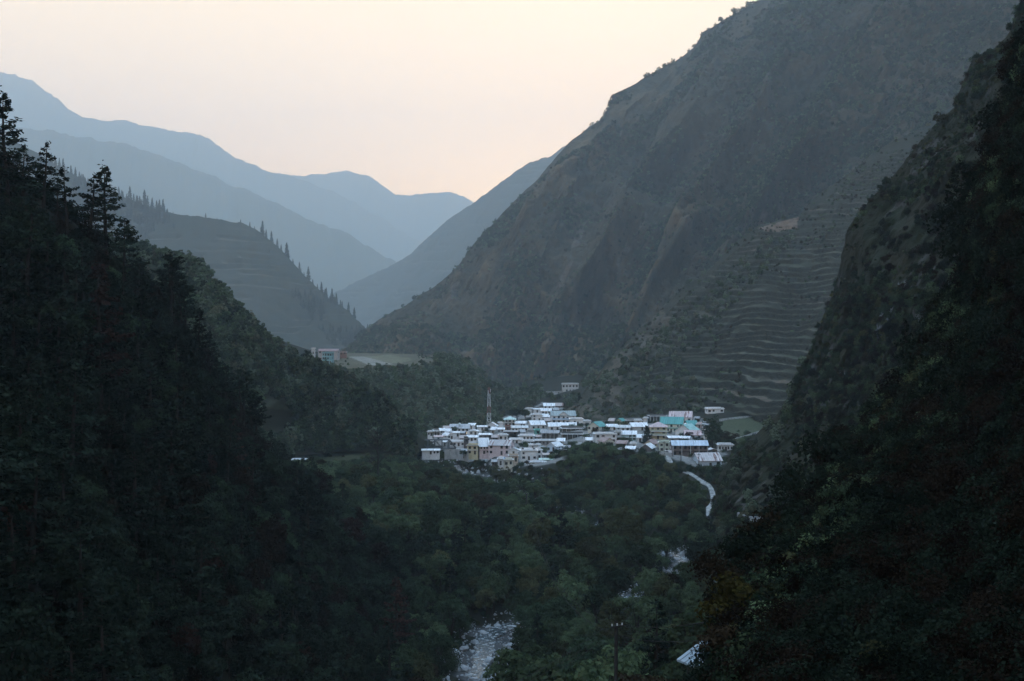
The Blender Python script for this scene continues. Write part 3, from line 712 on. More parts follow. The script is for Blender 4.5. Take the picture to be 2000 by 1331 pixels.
def mass(name, src, pos, scl, rot=None, idx=None, label=None):
    """One object of kind stuff: the source plants set on every given point."""
    pos = np.asarray(pos, np.float32); n = len(pos); k = len(src.objects)
    me = bpy.data.meshes.new(name); me.vertices.add(n); me.vertices.foreach_set('co', pos.ravel())
    if rot is None:
        rot = np.stack([RNG.normal(0, 0.06, n), RNG.normal(0, 0.06, n), RNG.uniform(0, 6.28, n)], 1)
    if idx is None: idx = RNG.integers(0, k, n)
    a = me.attributes.new('rot', 'FLOAT_VECTOR', 'POINT'); a.data.foreach_set('vector', np.asarray(rot, np.float32).ravel())
    s3 = np.asarray(scl, np.float32); s3 = np.stack([s3, s3, s3], 1) if s3.ndim == 1 else s3
    a = me.attributes.new('scl', 'FLOAT_VECTOR', 'POINT'); a.data.foreach_set('vector', s3.ravel())
    a = me.attributes.new('idx', 'INT', 'POINT'); a.data.foreach_set('value', np.asarray(idx, np.int32))
    ng = bpy.data.node_groups.new(name, 'GeometryNodeTree')
    ng.interface.new_socket('Geometry', in_out='INPUT', socket_type='NodeSocketGeometry'); ng.interface.new_socket('Geometry', in_out='OUTPUT', socket_type='NodeSocketGeometry')
    N = ng.nodes; gi, go = N.new('NodeGroupInput'), N.new('NodeGroupOutput')
    ci = N.new('GeometryNodeCollectionInfo'); ci.inputs[0].default_value = src; ci.inputs['Separate Children'].default_value = True; ci.inputs['Reset Children'].default_value = True
    ip = N.new('GeometryNodeInstanceOnPoints'); ip.inputs['Pick Instance'].default_value = True
    def named(nm, ty):
        q = N.new('GeometryNodeInputNamedAttribute'); q.data_type = ty; q.inputs['Name'].default_value = nm
        return [o for o in q.outputs if o.enabled and o.name == 'Attribute'][0]
    L = ng.links.new
    L(gi.outputs[0], ip.inputs['Points']); L(ci.outputs[0], ip.inputs['Instance']); L(named('idx', 'INT'), ip.inputs['Instance Index'])
    e2r = N.new('FunctionNodeEulerToRotation'); L(named('rot', 'FLOAT_VECTOR'), e2r.inputs[0]); L(e2r.outputs[0], ip.inputs['Rotation'])
    L(named('scl', 'FLOAT_VECTOR'), ip.inputs['Scale']); L(ip.outputs[0], go.inputs[0])
    o = link(name, me)
    md = o.modifiers.new('scatter', 'NODES'); md.node_group = ng
    return tag(o, kind='stuff')

def scatter_grid(G, n, keep=None, zmin=0.0):
    """n random points spread evenly by area over the grid surface G."""
    a = np.linalg.norm(np.cross(G[1:, :-1] - G[:-1, :-1], G[:-1, 1:] - G[:-1, :-1]), axis=-1)
    w = (a / a.sum()).ravel(); c = RNG.choice(len(w), n, p=w); i, j = np.divmod(c, G.shape[1] - 1)
    f, g = RNG.random((n, 1)), RNG.random((n, 1))
    p = (G[i, j] * (1 - f) + G[i + 1, j] * f) * (1 - g) + (G[i, j + 1] * (1 - f) + G[i + 1, j + 1] * f) * g
    u, v = PX(p)
    ok = (u > -300) & (u < 2650) & (v > -250) & (v < 1500) & (p[:, 1] > 5)
    if keep is not None: ok &= keep(p, u, v, i / (G.shape[0] - 1), j / (G.shape[1] - 1))
    return p[ok], i[ok] / (G.shape[0] - 1), j[ok] / (G.shape[1] - 1)
# ------------------------------------------------------------------ planting
ROAD = [P(1268, 880, 600), P(1300, 892, 572), P(1322, 908, 557), P(1345, 925, 545), P(1370, 941, 532), P(1388, 957, 520), P(1393, 975, 506), P(1386, 993, 493), P(1384, 1010, 481), P(1392, 1030, 466)]
VILLAGE = [(815, 885), (835, 845), (880, 830), (980, 812), (1035, 798), (1055, 782), (1095, 785), (1140, 822), (1200, 816), (1290, 805), (1370, 790), (1445, 790), (1445, 812), (1380, 830), (1400, 840), (1395, 860), (1432, 885), (1425, 920), (1370, 920), (1290, 893), (1235, 885), (1150, 870), (1112, 878), (1108, 905), (1070, 918), (965, 918), (935, 898), (890, 890), (815, 900)]

def dist_poly(x, y, poly):
    d = np.full(np.shape(x), 1e9)
    for a, b in zip(poly[:-1], poly[1:]):
        ax, ay, bx, by = a[0], a[1], b[0], b[1]
        t = np.clip(((x - ax) * (bx - ax) + (y - ay) * (by - ay)) / ((bx - ax) ** 2 + (by - ay) ** 2), 0, 1)
        d = np.minimum(d, np.hypot(x - ax - t * (bx - ax), y - ay - t * (by - ay)))
    return d

ncopies = {}
def plant(name, crown, trunk, loc, s, rz, label, cat='tree', group=None, mat=None, sz=None):
    e = bpy.data.objects.new(name, None); COL.objects.link(e)
    e.empty_display_size = 0.5
    e.location = loc; e.rotation_euler = (0, 0, rz); e.scale = (s, s, sz or s)
    t = link('trunk', trunk, M['bark'], e); c = link('crown', crown, None, e)
    if mat:
        c.material_slots[0].link = 'OBJECT'; c.material_slots[0].material = LM[mat]
    return tag(e, label, cat, group)

def bush(me, loc, s, rz, label, group, mat=None, cat='shrub', name='shrub'):
    o = link(name, me, None, None, loc, rz); o.scale = (s, s, s)
    if mat:
        o.material_slots[0].link = 'OBJECT'; o.material_slots[0].material = LM[mat]
    return tag(o, label, cat, group)

# the trees that stand out against the haze along the crest of the near slope
HERO = [(14, 183, 430, 200, 2, 'tallest dark conifer with ragged top on the slope at the picture edge'),
        (-22, 225, 430, 198, 0, 'dark conifer cut off by the picture edge beside the tallest conifer'),
        (46, 285, 450, 203, 0, 'bushy dark conifer growing just below the tallest conifer'),
        (84, 284, 470, 206, 1, 'leaning flat-topped conifer next to the tallest conifer on the slope'),
        (131, 333, 490, 209, 1, 'slim tufted conifer between the flat-topped conifer and the layered pair'),
        (176, 345, 515, 216, 1, 'shorter conifer of the layered pair with crooked flat top'),
        (207, 326, 540, 220, 2, 'broad layered conifer with open tiers, taller one of the pair'),
        (243, 430, 560, 226, 0, 'low conifer with long drooping boughs right of the layered pair'),
        (322, 497, 655, 247, 4, 'umbrella-crowned tree with bare forked stems standing below the layered pair'),
        (352, 590, 690, 256, 0, 'small dark conifer at the foot of the umbrella-crowned tree'),
        (384, 604, 740, 266, 2, 'layered conifer with outstretched lower boughs below the umbrella-crowned tree'),
        (424, 690, 790, 280, 0, 'dark conifer between the outstretched conifer and the leaning spreading tree'),
        (462, 722, 845, 300, 4, 'spreading tree with arched boughs low on the wooded slope'),
        (502, 806, 905, 328, 0, 'ragged conifer at the lower end of the wooded slope'),
        (272, 505, 620, 237, 2, 'tiered conifer between the low drooping conifer and the umbrella-crowned tree'),
        (346, 556, 690, 254, 4, 'broad dark crown leaning out just below the umbrella-crowned tree'),
        (410, 648, 780, 275, 2, 'tiered conifer beside the layered conifer with outstretched boughs'),
        (441, 716, 830, 290, 4, 'rounded dark crown above the spreading tree with arched boughs'),
        (486, 772, 885, 316, 4, 'rounded dark crown below the spreading tree with arched boughs'),
        (531, 842, 925, 352, 2, 'last tiered conifer at the foot of the wooded slope'),
        (556, 866, 925, 392, 4, 'small round-topped lone tree beside the pale field')]
HB = {}
for u, vt, vb, d, k, lab in HERO:
    if k not in HB:
        HB[k] = [14, 13, 15, 12, 13][k]
    x, y, _ = P(u, vb, d); z = gh(x, y); zt = P(u, vt, d)[2]
    s = (zt - z) / HB[k]
    plant('conifer_tree', *CONIF[k], (x, y, z), min(s, 1.2) * (1.55 if k == 4 else 1.4), u * 1.3, lab, 'tree', 'conifers along the near crest', sz=s)
# bare snag
def bare_tree(seed, H, n, name, spread=0.33, twigs=6, first=0.3):
    rng = np.random.default_rng(seed)
    path = [np.array([0.05 * math.sin(5 * t + seed) * H * 0.15, 0.03 * math.cos(4 * t) * H * 0.2, t * H if t else -1.2]) for t in (0, .25, .5, .75, 1)]
    tr = tube(path, [0.022 * H, 0.018 * H, 0.013 * H, 0.008 * H, 0.002 * H]); br = []
    for k in range(n):
        t = rng.uniform(first, 0.97); o = np.array([np.interp(t, (0, .25, .5, .75, 1), [p[j] for p in path]) for j in range(3)]); o[2] = t * H
        az = rng.uniform(0, 6.28); L = H * spread * (1.15 - t) * rng.uniform(0.5, 1.2) + 0.3
        dr = np.array([math.cos(az), math.sin(az), rng.uniform(0.35, 1.1)]); e = o + dr * L
        br.append(tube([o, o + dr * L * .5 + rng.normal(size=3) * .06 * L, e], [0.006 * H, 0.004 * H, 0.0015 * H], 3))
        for j in range(twigs):
            q = o + dr * L * rng.uniform(.35, 1); w = unit(dr + rng.normal(size=3) * .7) * L * rng.uniform(.2, .45)
            br.append(tube([q, q + w], [0.0028 * H, 0.001 * H], 3))
    v1, f1 = tr; v2, f2 = join(br)
    return mesh_from(name + '_trunk', v1, f1, True), mesh_from(name + '_branches', v2, f2, True)
def place_bare(name, meshes, loc, rz, label, cat='tree', group=None):
    e = bpy.data.objects.new(name, None); COL.objects.link(e); e.location = loc; e.rotation_euler = (0, 0, rz)
    link('trunk', meshes[0], M['bark'], e); link('branches', meshes[1], M['bark'], e)['kind'] = 'stuff'
    return tag(e, label, cat, group)
x, y, _ = P(112, 490, 207); z = gh(x, y)
place_bare('dead_tree', bare_tree(5, (P(112, 352, 207)[2] - z), 12, 'snag', 0.10, 2), (x, y, z), 0.4, 'thin dead snag with broken stubs beside the slim tufted conifer')
x, y, _ = P(738, 935, 500); z = gh(x, y)
place_bare('bare_tree', bare_tree(6, P(738, 832, 500)[2] - z, 46, 'bare', 0.24, 9), (x, y, z), 0.4, 'tall leafless tree rising above the canopy before the wooded hill')

# --- the wood on the near slope and the valley floor
def dart(p, rmin):
    """Greedy thinning: no two kept points closer than rmin."""
    cell = {}; keep = []
    for i, (x, y, z) in enumerate(p):
        r = rmin[i]; kx, ky, kz_ = int(x // 4), int(y // 4), int(z // 4); hit = False
        for a in range(-2, 3):
            for b in range(-2, 3):
                for c in range(-2, 3):
                    for q in cell.get((kx + a, ky + b, kz_ + c), ()):
                        if (x - q[0]) ** 2 + (y - q[1]) ** 2 + (z - q[2]) ** 2 < r * r: hit = True; break
                    if hit: break
                if hit: break
            if hit: break
        if not hit: cell.setdefault((kx, ky, kz_), []).append((x, y, z)); keep.append(i)
    return np.array(keep)
cp, _, _ = scatter_grid(VG[88:380, 85:250], 42000, lambda p, u, v, a, b: (p[:, 1] > 105) & (p[:, 1] < 640) & (p[:, 2] < 150))
cp[:, 2] = height(cp[:, 0], cp[:, 1])
onk = (cp[:, 0] < -22) & (cp[:, 1] < 400)
cp = cp[dart(cp, np.where(onk, 3.0, np.where(cp[:, 1] > 450, 3.5, 4.3)))]
cand = cp[:, :2]
cu, cv = PX(cp)
rd, _ = river_dist(cand[:, 0], cand[:, 1])
ok = (np.abs(rd) > np.where(cp[:, 1] > 400, 4.5, 5.5) + RNG.uniform(0, 1.5, len(cp))) & (dist_poly(cand[:, 0], cand[:, 1], ROAD) > 4.2)
ok &= ~((cp[:, 1] > 530) & inpoly(cu, cv, VILLAGE))
for poly, c in FIELDS: ok &= ~((cp[:, 1] > 520) & inpoly(cu, cv, poly))
ok &= ~inpoly(cu, cv, [(1400, 1050), (1500, 940), (1600, 700), (2300, 500), (2300, 1500), (1400, 1500)])
# the open reaches of the river and the near roof stay clear of trees
WINDOWS = [(255, 352, [(915, 1400), (905, 1240), (1000, 1230), (1000, 1290), (985, 1400)]), (215, 345, [(915, 1480), (905, 1310), (978, 1300), (965, 1480)]), (320, 392, [(1208, 1145), (1262, 1145), (1266, 1260), (1212, 1260)]), (385, 446, [(1310, 1092), (1362, 1092), (1362, 1190), (1316, 1190)])]
for ya, yb, poly in WINDOWS: ok &= ~((cp[:, 1] > ya) & (cp[:, 1] < yb) & inpoly(cu, cv, poly))
ok &= ~((cp[:, 1] < 130) & (cp[:, 0] > 6))
ok &= RNG.random(len(cp)) > np.where((cp[:, 1] > 540) & (cu < 1085), 0.5, 0.0)
cp, cu, cv = cp[ok], cu[ok], cv[ok]
kz = np.clip((cp[:, 2] - 60) / 22, 0, 1) * (cp[:, 0] < -20)
isc = RNG.random(len(cp)) < np.maximum(kz * 0.42, 0.05 * (cp[:, 1] < 450))
size = np.where(isc, RNG.uniform(0.6, 1.25, len(cp)), np.clip(RNG.lognormal(-0.1, 0.32, len(cp)), 0.45, 1.7) * np.where(cp[:, 1] > 450, 0.75, np.where((cp[:, 0] < -22) & (cp[:, 1] < 400), 0.72, 1.0)))
# the canopy keeps below these lines of sight (crest, village, fields); taller trees are cut down or left out
LIMIT = np.array([(-150, 320), (0, 320), (40, 375), (70, 400), (110, 450), (150, 470), (200, 490), (240, 510), (270, 565), (300, 615), (350, 665), (400, 745), (440, 800), (480, 850), (520, 885), (560, 900), (620, 892), (680, 908), (740, 898), (800, 908), (900, 925), (1000, 935), (1080, 935), (1110, 892), (1140, 866), (1180, 868), (1250, 886), (1300, 898), (1330, 918), (1370, 945), (1400, 985), (1500, 985)])
h0 = np.where(isc, 13.5, 8.0) * size
zlim = CAMZ - (np.interp(cu, LIMIT[:, 0], LIMIT[:, 1]) - CV) / F * cp[:, 1]
fit = np.clip((zlim - cp[:, 2]) / h0, 0, 1)
good = fit > np.where(isc, 0.5, 0.3)
size = size * fit
cp, cu, cv, isc, size, kz = cp[good], cu[good], cv[good], isc[good], size[good], kz[good]
hgt = np.where(isc, 13.5, 8.0) * size; rad = np.where(isc, 3.0, 3.2) * size
# how much of each crown shows: paint crowns front to back on a coarse raster
SEEN = np.zeros((334, 500), bool)
yy_, xx_ = np.mgrid[0:334, 0:500]
SEEN |= inpoly(xx_ * 4.0, yy_ * 4.0, [(1405, 1340), (1385, 1150), (1430, 1050), (1560, 960), (1700, 800), (1900, 400), (2000, 0), (2010, 1340)])
vis = np.zeros(len(cp))
for i in np.argsort(cp[:, 1]):
    d = cp[i, 1]; u0 = cu[i] / 4; r = max(0.8, rad[i] / d * F / 4)
    vt = (CV - (cp[i, 2] + hgt[i] - CAMZ) / d * F) / 4; vb = (CV - (cp[i, 2] + 0.25 * hgt[i] - CAMZ) / d * F) / 4
    a0, a1, b0, b1 = int(max(0, vt)), int(min(334, vb + 1)), int(max(0, u0 - r)), int(min(500, u0 + r + 1))
    if a1 <= a0 or b1 <= b0: continue
    w = SEEN[a0:a1, b0:b1]; vis[i] = (~w).sum(); w[:] = True
colour = RNG.random(len(cp))
tone = fbm(cp[:, 0] / 25, cp[:, 1] / 25, 130, 3)
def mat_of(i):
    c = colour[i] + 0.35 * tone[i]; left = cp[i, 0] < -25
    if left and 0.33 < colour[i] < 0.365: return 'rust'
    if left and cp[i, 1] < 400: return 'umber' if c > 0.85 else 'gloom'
    if c > 0.95: return 'brown'
    if c > 0.72: return 'olive'
    if c < 0.28: return 'deep'
    return 'green'
WORDS = {'gloom': 'gloomy dark green', 'umber': 'dull brown', 'rust': 'rust-red', 'brown': 'brownish', 'olive': 'olive', 'deep': 'blackish-green', 'green': 'green'}
def zone(x, y, z, u, v):
    if y < 262 and x > -25: return 'in the thicket around the near utility pole' if u > 1080 else 'in the thicket just below the lowest river reach'
    if x < -30 and y < 400:
        if u < 250: return 'beneath the tallest conifers on the dark slope' if v < 800 else 'low on the dark slope below the tallest conifers'
        if u < 480: return 'under the umbrella-crowned tree on the dark slope' if v < 950 else 'at the foot of the dark wooded slope'
        return 'on the lower end of the dark wooded slope'
    if u > 1085 and y > 455: return 'on the wooded knoll in front of the village'
    if y > 500: return 'on the river flat below the village'
    if y > 400: return 'in the wood around the pole above the river'
    if u > 1180: return 'beside the middle river reach'
    return 'in the wood above the lowest river reach'
bi = [i for i in np.argsort(-vis) if not isc[i] and vis[i] > 0][:290]
ci_ = [i for i in np.argsort(-vis) if isc[i] and vis[i] > 0][:140]
big = lambda h, lim: 'tall' if h > lim * 1.2 else 'small' if h < lim * 0.85 else 'middling'
for i in bi:
    x, y, z = cp[i]; m = mat_of(i)
    lab = big(hgt[i], 7.0) + ' ' + WORDS[m] + ' broadleaf tree ' + zone(x, y, z, cu[i], cv[i])
    k = int(colour[i] * 97) % 6
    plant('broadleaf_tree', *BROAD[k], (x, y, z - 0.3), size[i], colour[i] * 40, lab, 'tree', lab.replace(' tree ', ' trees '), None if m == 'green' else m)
for i in ci_:
    x, y, z = cp[i]; m = 'rust' if colour[i] > 0.93 else None
    lab = big(hgt[i], 9.0) + (' rust-tinged' if m else ' dark needle-leaved') + ' conifer ' + zone(x, y, z, cu[i], cv[i])
    plant('conifer_tree', *CONIF[int(colour[i] * 91) % 4], (x, y, z - 0.3), size[i] * 1.3, colour[i] * 40, lab, 'tree', lab.replace(' conifer ', ' conifers '), m, sz=size[i])
rest = np.setdiff1d(np.arange(len(cp)), np.r_[bi, ci_].astype(int))
rb, rc = rest[~isc[rest]], rest[isc[rest]]
kk_ = (cp[rb, 0] < -25) & (cp[rb, 1] < 400)
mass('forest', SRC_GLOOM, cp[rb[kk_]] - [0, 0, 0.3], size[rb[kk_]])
mass('forest', SRC_BROAD, cp[rb[~kk_]] - [0, 0, 0.3], size[rb[~kk_]])
mass('forest', SRC_CONIF, cp[rc] - [0, 0, 0.3], size[rc])
# low growth between the trees
qp, _, _ = scatter_grid(VG[64:420, 85:250], 36000, lambda p, u, v, a, b: (p[:, 1] > 60) & (p[:, 1] < 720))
q = qp[:, :2]; qp[:, 2] = height(q[:, 0], q[:, 1]); qu, qv = PX(qp); rd, _ = river_dist(q[:, 0], q[:, 1])
ok = (np.abs(rd) > 5.5 + RNG.uniform(0, 2.5, len(q))) & (dist_poly(q[:, 0], q[:, 1], ROAD) > 1.5) & ~((q[:, 1] > 530) & inpoly(qu, qv, VILLAGE))
for poly, c in FIELDS: ok &= ~((q[:, 1] > 520) & inpoly(qu, qv, poly) & (RNG.random(len(q)) > 0.05))
inwin = np.zeros(len(q), bool)
for ya, yb, poly in WINDOWS: inwin |= (q[:, 1] > ya) & (q[:, 1] < yb) & inpoly(qu, qv, poly)
ok &= ~(inwin & (np.abs(rd) < 8))
kq = (qp[:, 0] < -20) & (qp[:, 1] < 400)
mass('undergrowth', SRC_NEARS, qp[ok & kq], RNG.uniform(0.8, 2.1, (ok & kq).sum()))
mass('undergrowth', SRC_SHRUB, qp[ok & ~kq], RNG.uniform(0.6, 1.8, (ok & ~kq).sum()) * np.where(inwin[ok & ~kq], 0.5, 1.0))

# --- hills
def on_hill(G, n, src, lo, hi, name, keep=None, sink=0.5, stretch=None):
    p, a, b = scatter_grid(G, n, keep)
    s = RNG.uniform(lo, hi, len(p))
    if stretch is not None: s = np.stack([s, s, s * RNG.uniform(*stretch, len(p))], 1)
    p = p.copy(); p[:, 2] -= sink
    return mass(name, src, p, s)
meadow = [(505, 770), (560, 790), (580, 840), (545, 872), (505, 850)]
on_hill(DG, 3400, SRC_FARD, 0.4, 0.95, 'forest', lambda p, u, v, a, b: ~inpoly(u, v, meadow) & (u < 804))
on_hill(DG, 2400, SRC_FARB, 0.4, 0.95, 'forest', lambda p, u, v, a, b: ~inpoly(u, v, meadow) & (u < 804) & (fbm(p[:, 0] / 30, p[:, 2] / 30, 140, 3) > -0.6))
on_hill(DALL[5:14], 700, SRC_FARB, 0.35, 0.9, 'forest', lambda p, u, v, a, b: u < 770)
on_hill(DG, 700, SRC_FARS, 0.4, 0.8, 'scrub', lambda p, u, v, a, b: u > 770)
on_hill(low, 2600, SRC_FARB, 0.4, 1.0, 'forest', lambda p, u, v, a, b: (fbm(p[:, 0] / 26, p[:, 1] / 60, 141, 3) > -0.1 - 0.3 * (a < 0.5)) & (a < 0.8) & ((a > 0.05) | (u > 850)))
on_hill(low, 900, SRC_FARS, 0.6, 1.2, 'scrub')
on_hill(top, 2500, SRC_FARB, 0.4, 0.9, 'forest', lambda p, u, v, a, b: u > 850)
on_hill(top, 260, SRC_FARS, 0.5, 1.1, 'scrub', lambda p, u, v, a, b: ~inpoly(u, v, [(670, 690), (810, 688), (815, 716), (700, 720)]))
fd = lambda p: fbm(p[:, 0] / 85, p[:, 1] / 85, 142, 4)
on_hill(FG, 24000, SRC_FARS, 0.7, 2.3, 'scrub', lambda p, u, v, a, b: fd(p) + 0.5 * a + 0.4 * (u > 1350) > 0.0 + 0.6 * RNG.random(len(p)))
on_hill(FG, 26000, SRC_FARD, 0.5, 1.3, 'forest', lambda p, u, v, a, b: (fd(p) + 0.9 * (v > 640) * (u > 930) + 0.8 * (u < 900) * (v > 640) + 0.25 * (u > 1500) + 0.55 * np.clip((u - 1250) / 350, 0, 1) * (v < 620) + 0.15 * (fbm(p[:, 0] / 30, p[:, 2] / 30, 147, 3)) > 0.33))
on_hill(HG, 8000, SRC_FARS, 0.35, 1.2, 'scrub', lambda p, u, v, a, b: (fbm(p[:, 0] / 18, p[:, 1] / 18, 143, 3) > np.where(inpoly(u, v, [(1340, 800), (1400, 560), (1480, 460), (1650, 420), (1800, 400), (1800, 860)]), 0.22, -0.15)))
on_hill(HG, 6000, SRC_FARB, 0.4, 0.8, 'forest', lambda p, u, v, a, b: inpoly(u, v, [(1150, 760), (1300, 640), (1400, 560), (1440, 520), (1500, 470), (1560, 460), (1400, 640), (1330, 700), (1380, 780), (1380, 815), (1200, 825)]) | ((a < 0.012) & (RNG.random(len(p)) < 0.5)))
on_hill(C_FACE[:220], 15000, SRC_SPIRE, 0.45, 1.35, 'forest', lambda p, u, v, a, b: (u > -100) & (u < 800) & (v < 690) & (fbm(p[:, 0] / 160, p[:, 2] / 160, 144, 4) + 0.5 * (u > 455 + (v - 440) * 0.82) + 0.5 * (u < 330) * (v < 440) > 0.24 + 0.15 * RNG.random(len(p))))
on_hill(IG, 3500, SRC_NEARS, 0.6, 1.6, 'scrub', lambda p, u, v, a, b: RNG.random(len(p)) < 1.6 * a - 0.1, sink=0.3)
on_hill(IG, 6000, SRC_SHRUB, 0.4, 1.3, 'scrub', lambda p, u, v, a, b: fbm(p[:, 0] / 10, p[:, 2] / 10, 145, 3) + 0.3 * RNG.random(len(p)) > -0.02, sink=0.3)
on_hill(IG, 16000, SRC_SHRUB, 0.15, 0.45, 'scrub', lambda p, u, v, a, b: (fbm(p[:, 0] / 5, p[:, 2] / 5, 148, 3) > -0.12), sink=0.1)
on_hill(VG[390:, 120:235], 5000, SRC_FARB, 0.35, 0.8, 'forest', lambda p, u, v, a, b: (p[:, 1] > 790) & ~inpoly(u, v, VILLAGE) & ~inpoly(u, v, [(1060, 735), (1140, 735), (1140, 775), (1060, 775)]) & (fbm(p[:, 0] / 20, p[:, 1] / 20, 149, 3) > -0.25))
on_hill(IG, 420, SRC_FARB, 0.35, 0.75, 'forest', lambda p, u, v, a, b: (v > 760) & (u < 1600) | ((a < 0.03) & (RNG.random(len(p)) < 0.35)))
on_hill(JG[:30], 2200, SRC_SHRUB, 0.4, 1.1, 'undergrowth', sink=0.2)
on_hill(JG, 12000, SRC_NEARS, 0.4, 1.2, 'undergrowth', sink=0.2)
p, a, b = scatter_grid(JG, 900, lambda p, u, v, a, b: (u > 1370) & (u < 2040) & (v < 1380) & (v > -50))
pu, pv = PX(p)
def bank_zone(u, v):
    if v < 480: return 'near the overhanging tree high on the near bank'
    if v < 800: return 'around the crooked tree on the near bank' if u < 1860 else 'on the high near bank at the picture edge'
    if v < 1080: return 'below the shoulder of the near bank' if u < 1760 else 'halfway up the near bank at the picture edge'
    return 'above the near sheet roof' if u < 1640 else 'at the foot of the near bank'
for i in range(min(190, len(p))):
    r = RNG.random(); m = 'olive' if r < 0.04 else 'umber' if r < 0.4 else 'brown' if r < 0.46 else None; s_ = RNG.uniform(0.7, 1.5)
    lab = ('large ' if s_ > 1.2 else 'small ' if s_ < 0.9 else 'bushy ') + {None: 'blackish-green', 'umber': 'blackish-brown', 'olive': 'olive', 'brown': 'brown'}[m] + ' shrub ' + bank_zone(pu[i], pv[i])
    bush(NEARS[[0, 1, 3][i % 3]], p[i] - [0, 0, 0.2], s_, RNG.uniform(0, 6.28), lab, lab.replace(' shrub ', ' shrubs '), m)
# the bushes that form the dark edge of that bank, and the yellow one
for k, (u, v, d, s, m, lab) in enumerate([(1432, 1185, 78, 1.35, 'yellow', 'yellowing bush hanging out over the near roof'), (1405, 1120, 82, 1.1, 'brown', 'dark brown bush at the outer edge of the bank above the yellowing bush'), (1418, 1262, 72, 1.15, 'brown', 'thin dark bush drooping across the near sheet roof'), (1445, 1085, 88, 1.3, None, 'blackish bush on top of the outer edge of the bank'), (1490, 1050, 95, 1.4, 'brown', 'rounded brown bush next to the mustard shrub on the bank'), (1478, 1040, 97, 0.9, 'yellow', 'small mustard-coloured shrub on the top edge of the bank'), (1560, 960, 104, 1.5, None, 'large dark bush below the stone parapet of the road'), (1650, 880, 112, 1.6, 'brown', 'tall dark brown bush on the shoulder of the near bank')]):
    bush(NEARS[k % 5], P(u, v + 25, d), s * 1.15, k * 1.1, lab, None, m)
for k, j_ in enumerate(range(25, 150, 5)):
    q_ = JG[2, j_] + RNG.normal(size=3) * [0.6, 0.6, 0.2]; s_ = RNG.uniform(1.2, 2.3)
    u_, v_ = PX(q_)
    if not (1380 < u_ < 2010 and 0 < v_ < 1300): continue
    lab = ('leggy ' if k % 3 == 0 else 'dense ' if k % 3 == 1 else 'spreading ') + ('brown-black' if k % 2 else 'green-black') + ' bush on the outline of the near bank ' + ('near its top' if v_ < 450 else 'at mid height' if v_ < 850 else 'low down')
    bush(NEARS[k % 5], q_ - [0, 0, 0.4], s_, k * 1.3, lab, lab.replace(' bush ', ' bushes '))
# single trees on the skylines
for u, v, d, s, k, lab in [(1770, 745, 129, 0.42, 1, 'crooked tree standing out on the shoulder of the near bank'), (1890, 470, 141, 0.6, 4, 'dark overhanging tree near the top of the near bank')]:
    plant('conifer_tree', *CONIF[k], P(u, v, d), s, u, lab)
plant('broadleaf_tree', *BROAD[3], P(1731, 374, 404), 0.48, 1.0, 'lone rounded tree on the skyline of the steep dark hillside', 'tree', None, 'gloom')
for k, (u, v, s) in enumerate([(1238, 168, .5), (1262, 150, .8), (1283, 141, 1.0), (1297, 131, .7), (1313, 124, 1.0), (1330, 113, .6), (1345, 101, .9), (1356, 93, .8), (1372, 66, .9), (1384, 58, .7), (1398, 49, .8), (1408, 43, 1.0), (1422, 36, .7), (1436, 26, 1.2), (1447, 20, .9), (1462, 13, 1.0), (1474, 8, 1.1), (1210, 181, .5), (1012, 385, .5), (1000, 398, .5), (1053, 347, .5), (965, 434, .6), (1178, 231, .5)]):
    d = float(np.interp(u, [q_[0] for q_ in F_CREST], [q_[2] for q_ in F_CREST])); x, y, z = P(u, v + 4, d)
    plant('crest_tree', *[FARB, BROAD][k % 2][k % 4], (x, y, z - 1.5), s * 1.6, k * 2.1, 'small tree silhouetted on the crest of the large mountain', 'tree', 'trees on the mountain crest')
for k, (u, s) in enumerate([(100, .8), (108, 1.0), (116, .9), (123, 1.1), (131, .9), (139, 1.0), (147, .8), (155, 1.0), (163, .8), (232, .9), (240, 1.0), (247, .8), (254, 1.1), (261, .9), (268, 1.0), (276, 1.0), (282, 1.2), (288, 1.1), (297, 1.0), (306, .9), (312, 1.1), (318, 1.1), (338, .7), (402, .5), (424, .4), (470, .6), (476, .5), (488, .7), (497, .8), (512, 1.0), (520, .7), (530, 0.9), (541, 1.1), (549, .8), (560, 1.2), (563, .9), (572, .7), (585, 1.0), (594, .8), (602, .9), (611, 1.0), (620, .7), (628, .8), (637, .9), (648, .9), (657, .8), (668, .9), (680, .8), (692, .8)]):
    v, d = [float(np.interp(u, [q_[0] for q_ in C_CREST], [q_[j] for q_ in C_CREST])) for j in (1, 2)]
    x, y, z = P(u, v + 3, d)
    plant('distant_conifer', *SPIRE[k % 3], (x, y, z - 3), s * RNG.uniform(0.8, 2.2), k * 1.7, 'small dark spire-shaped conifer on the crest of the hazy terraced ridge', 'tree', 'conifers on the hazy ridge')
# ------------------------------------------------------------------ river, boulders, road
def surf(G, u, v):
    """Front-most point of the grid surface G seen at pixel (u, v)."""
    gu, gv = PX(G); q = np.hypot(gu - u, gv - v); m = q < q.min() + 4
    i = np.argmin(np.where(m, G[..., 1], 1e9)); return G.reshape(-1, 3)[i]

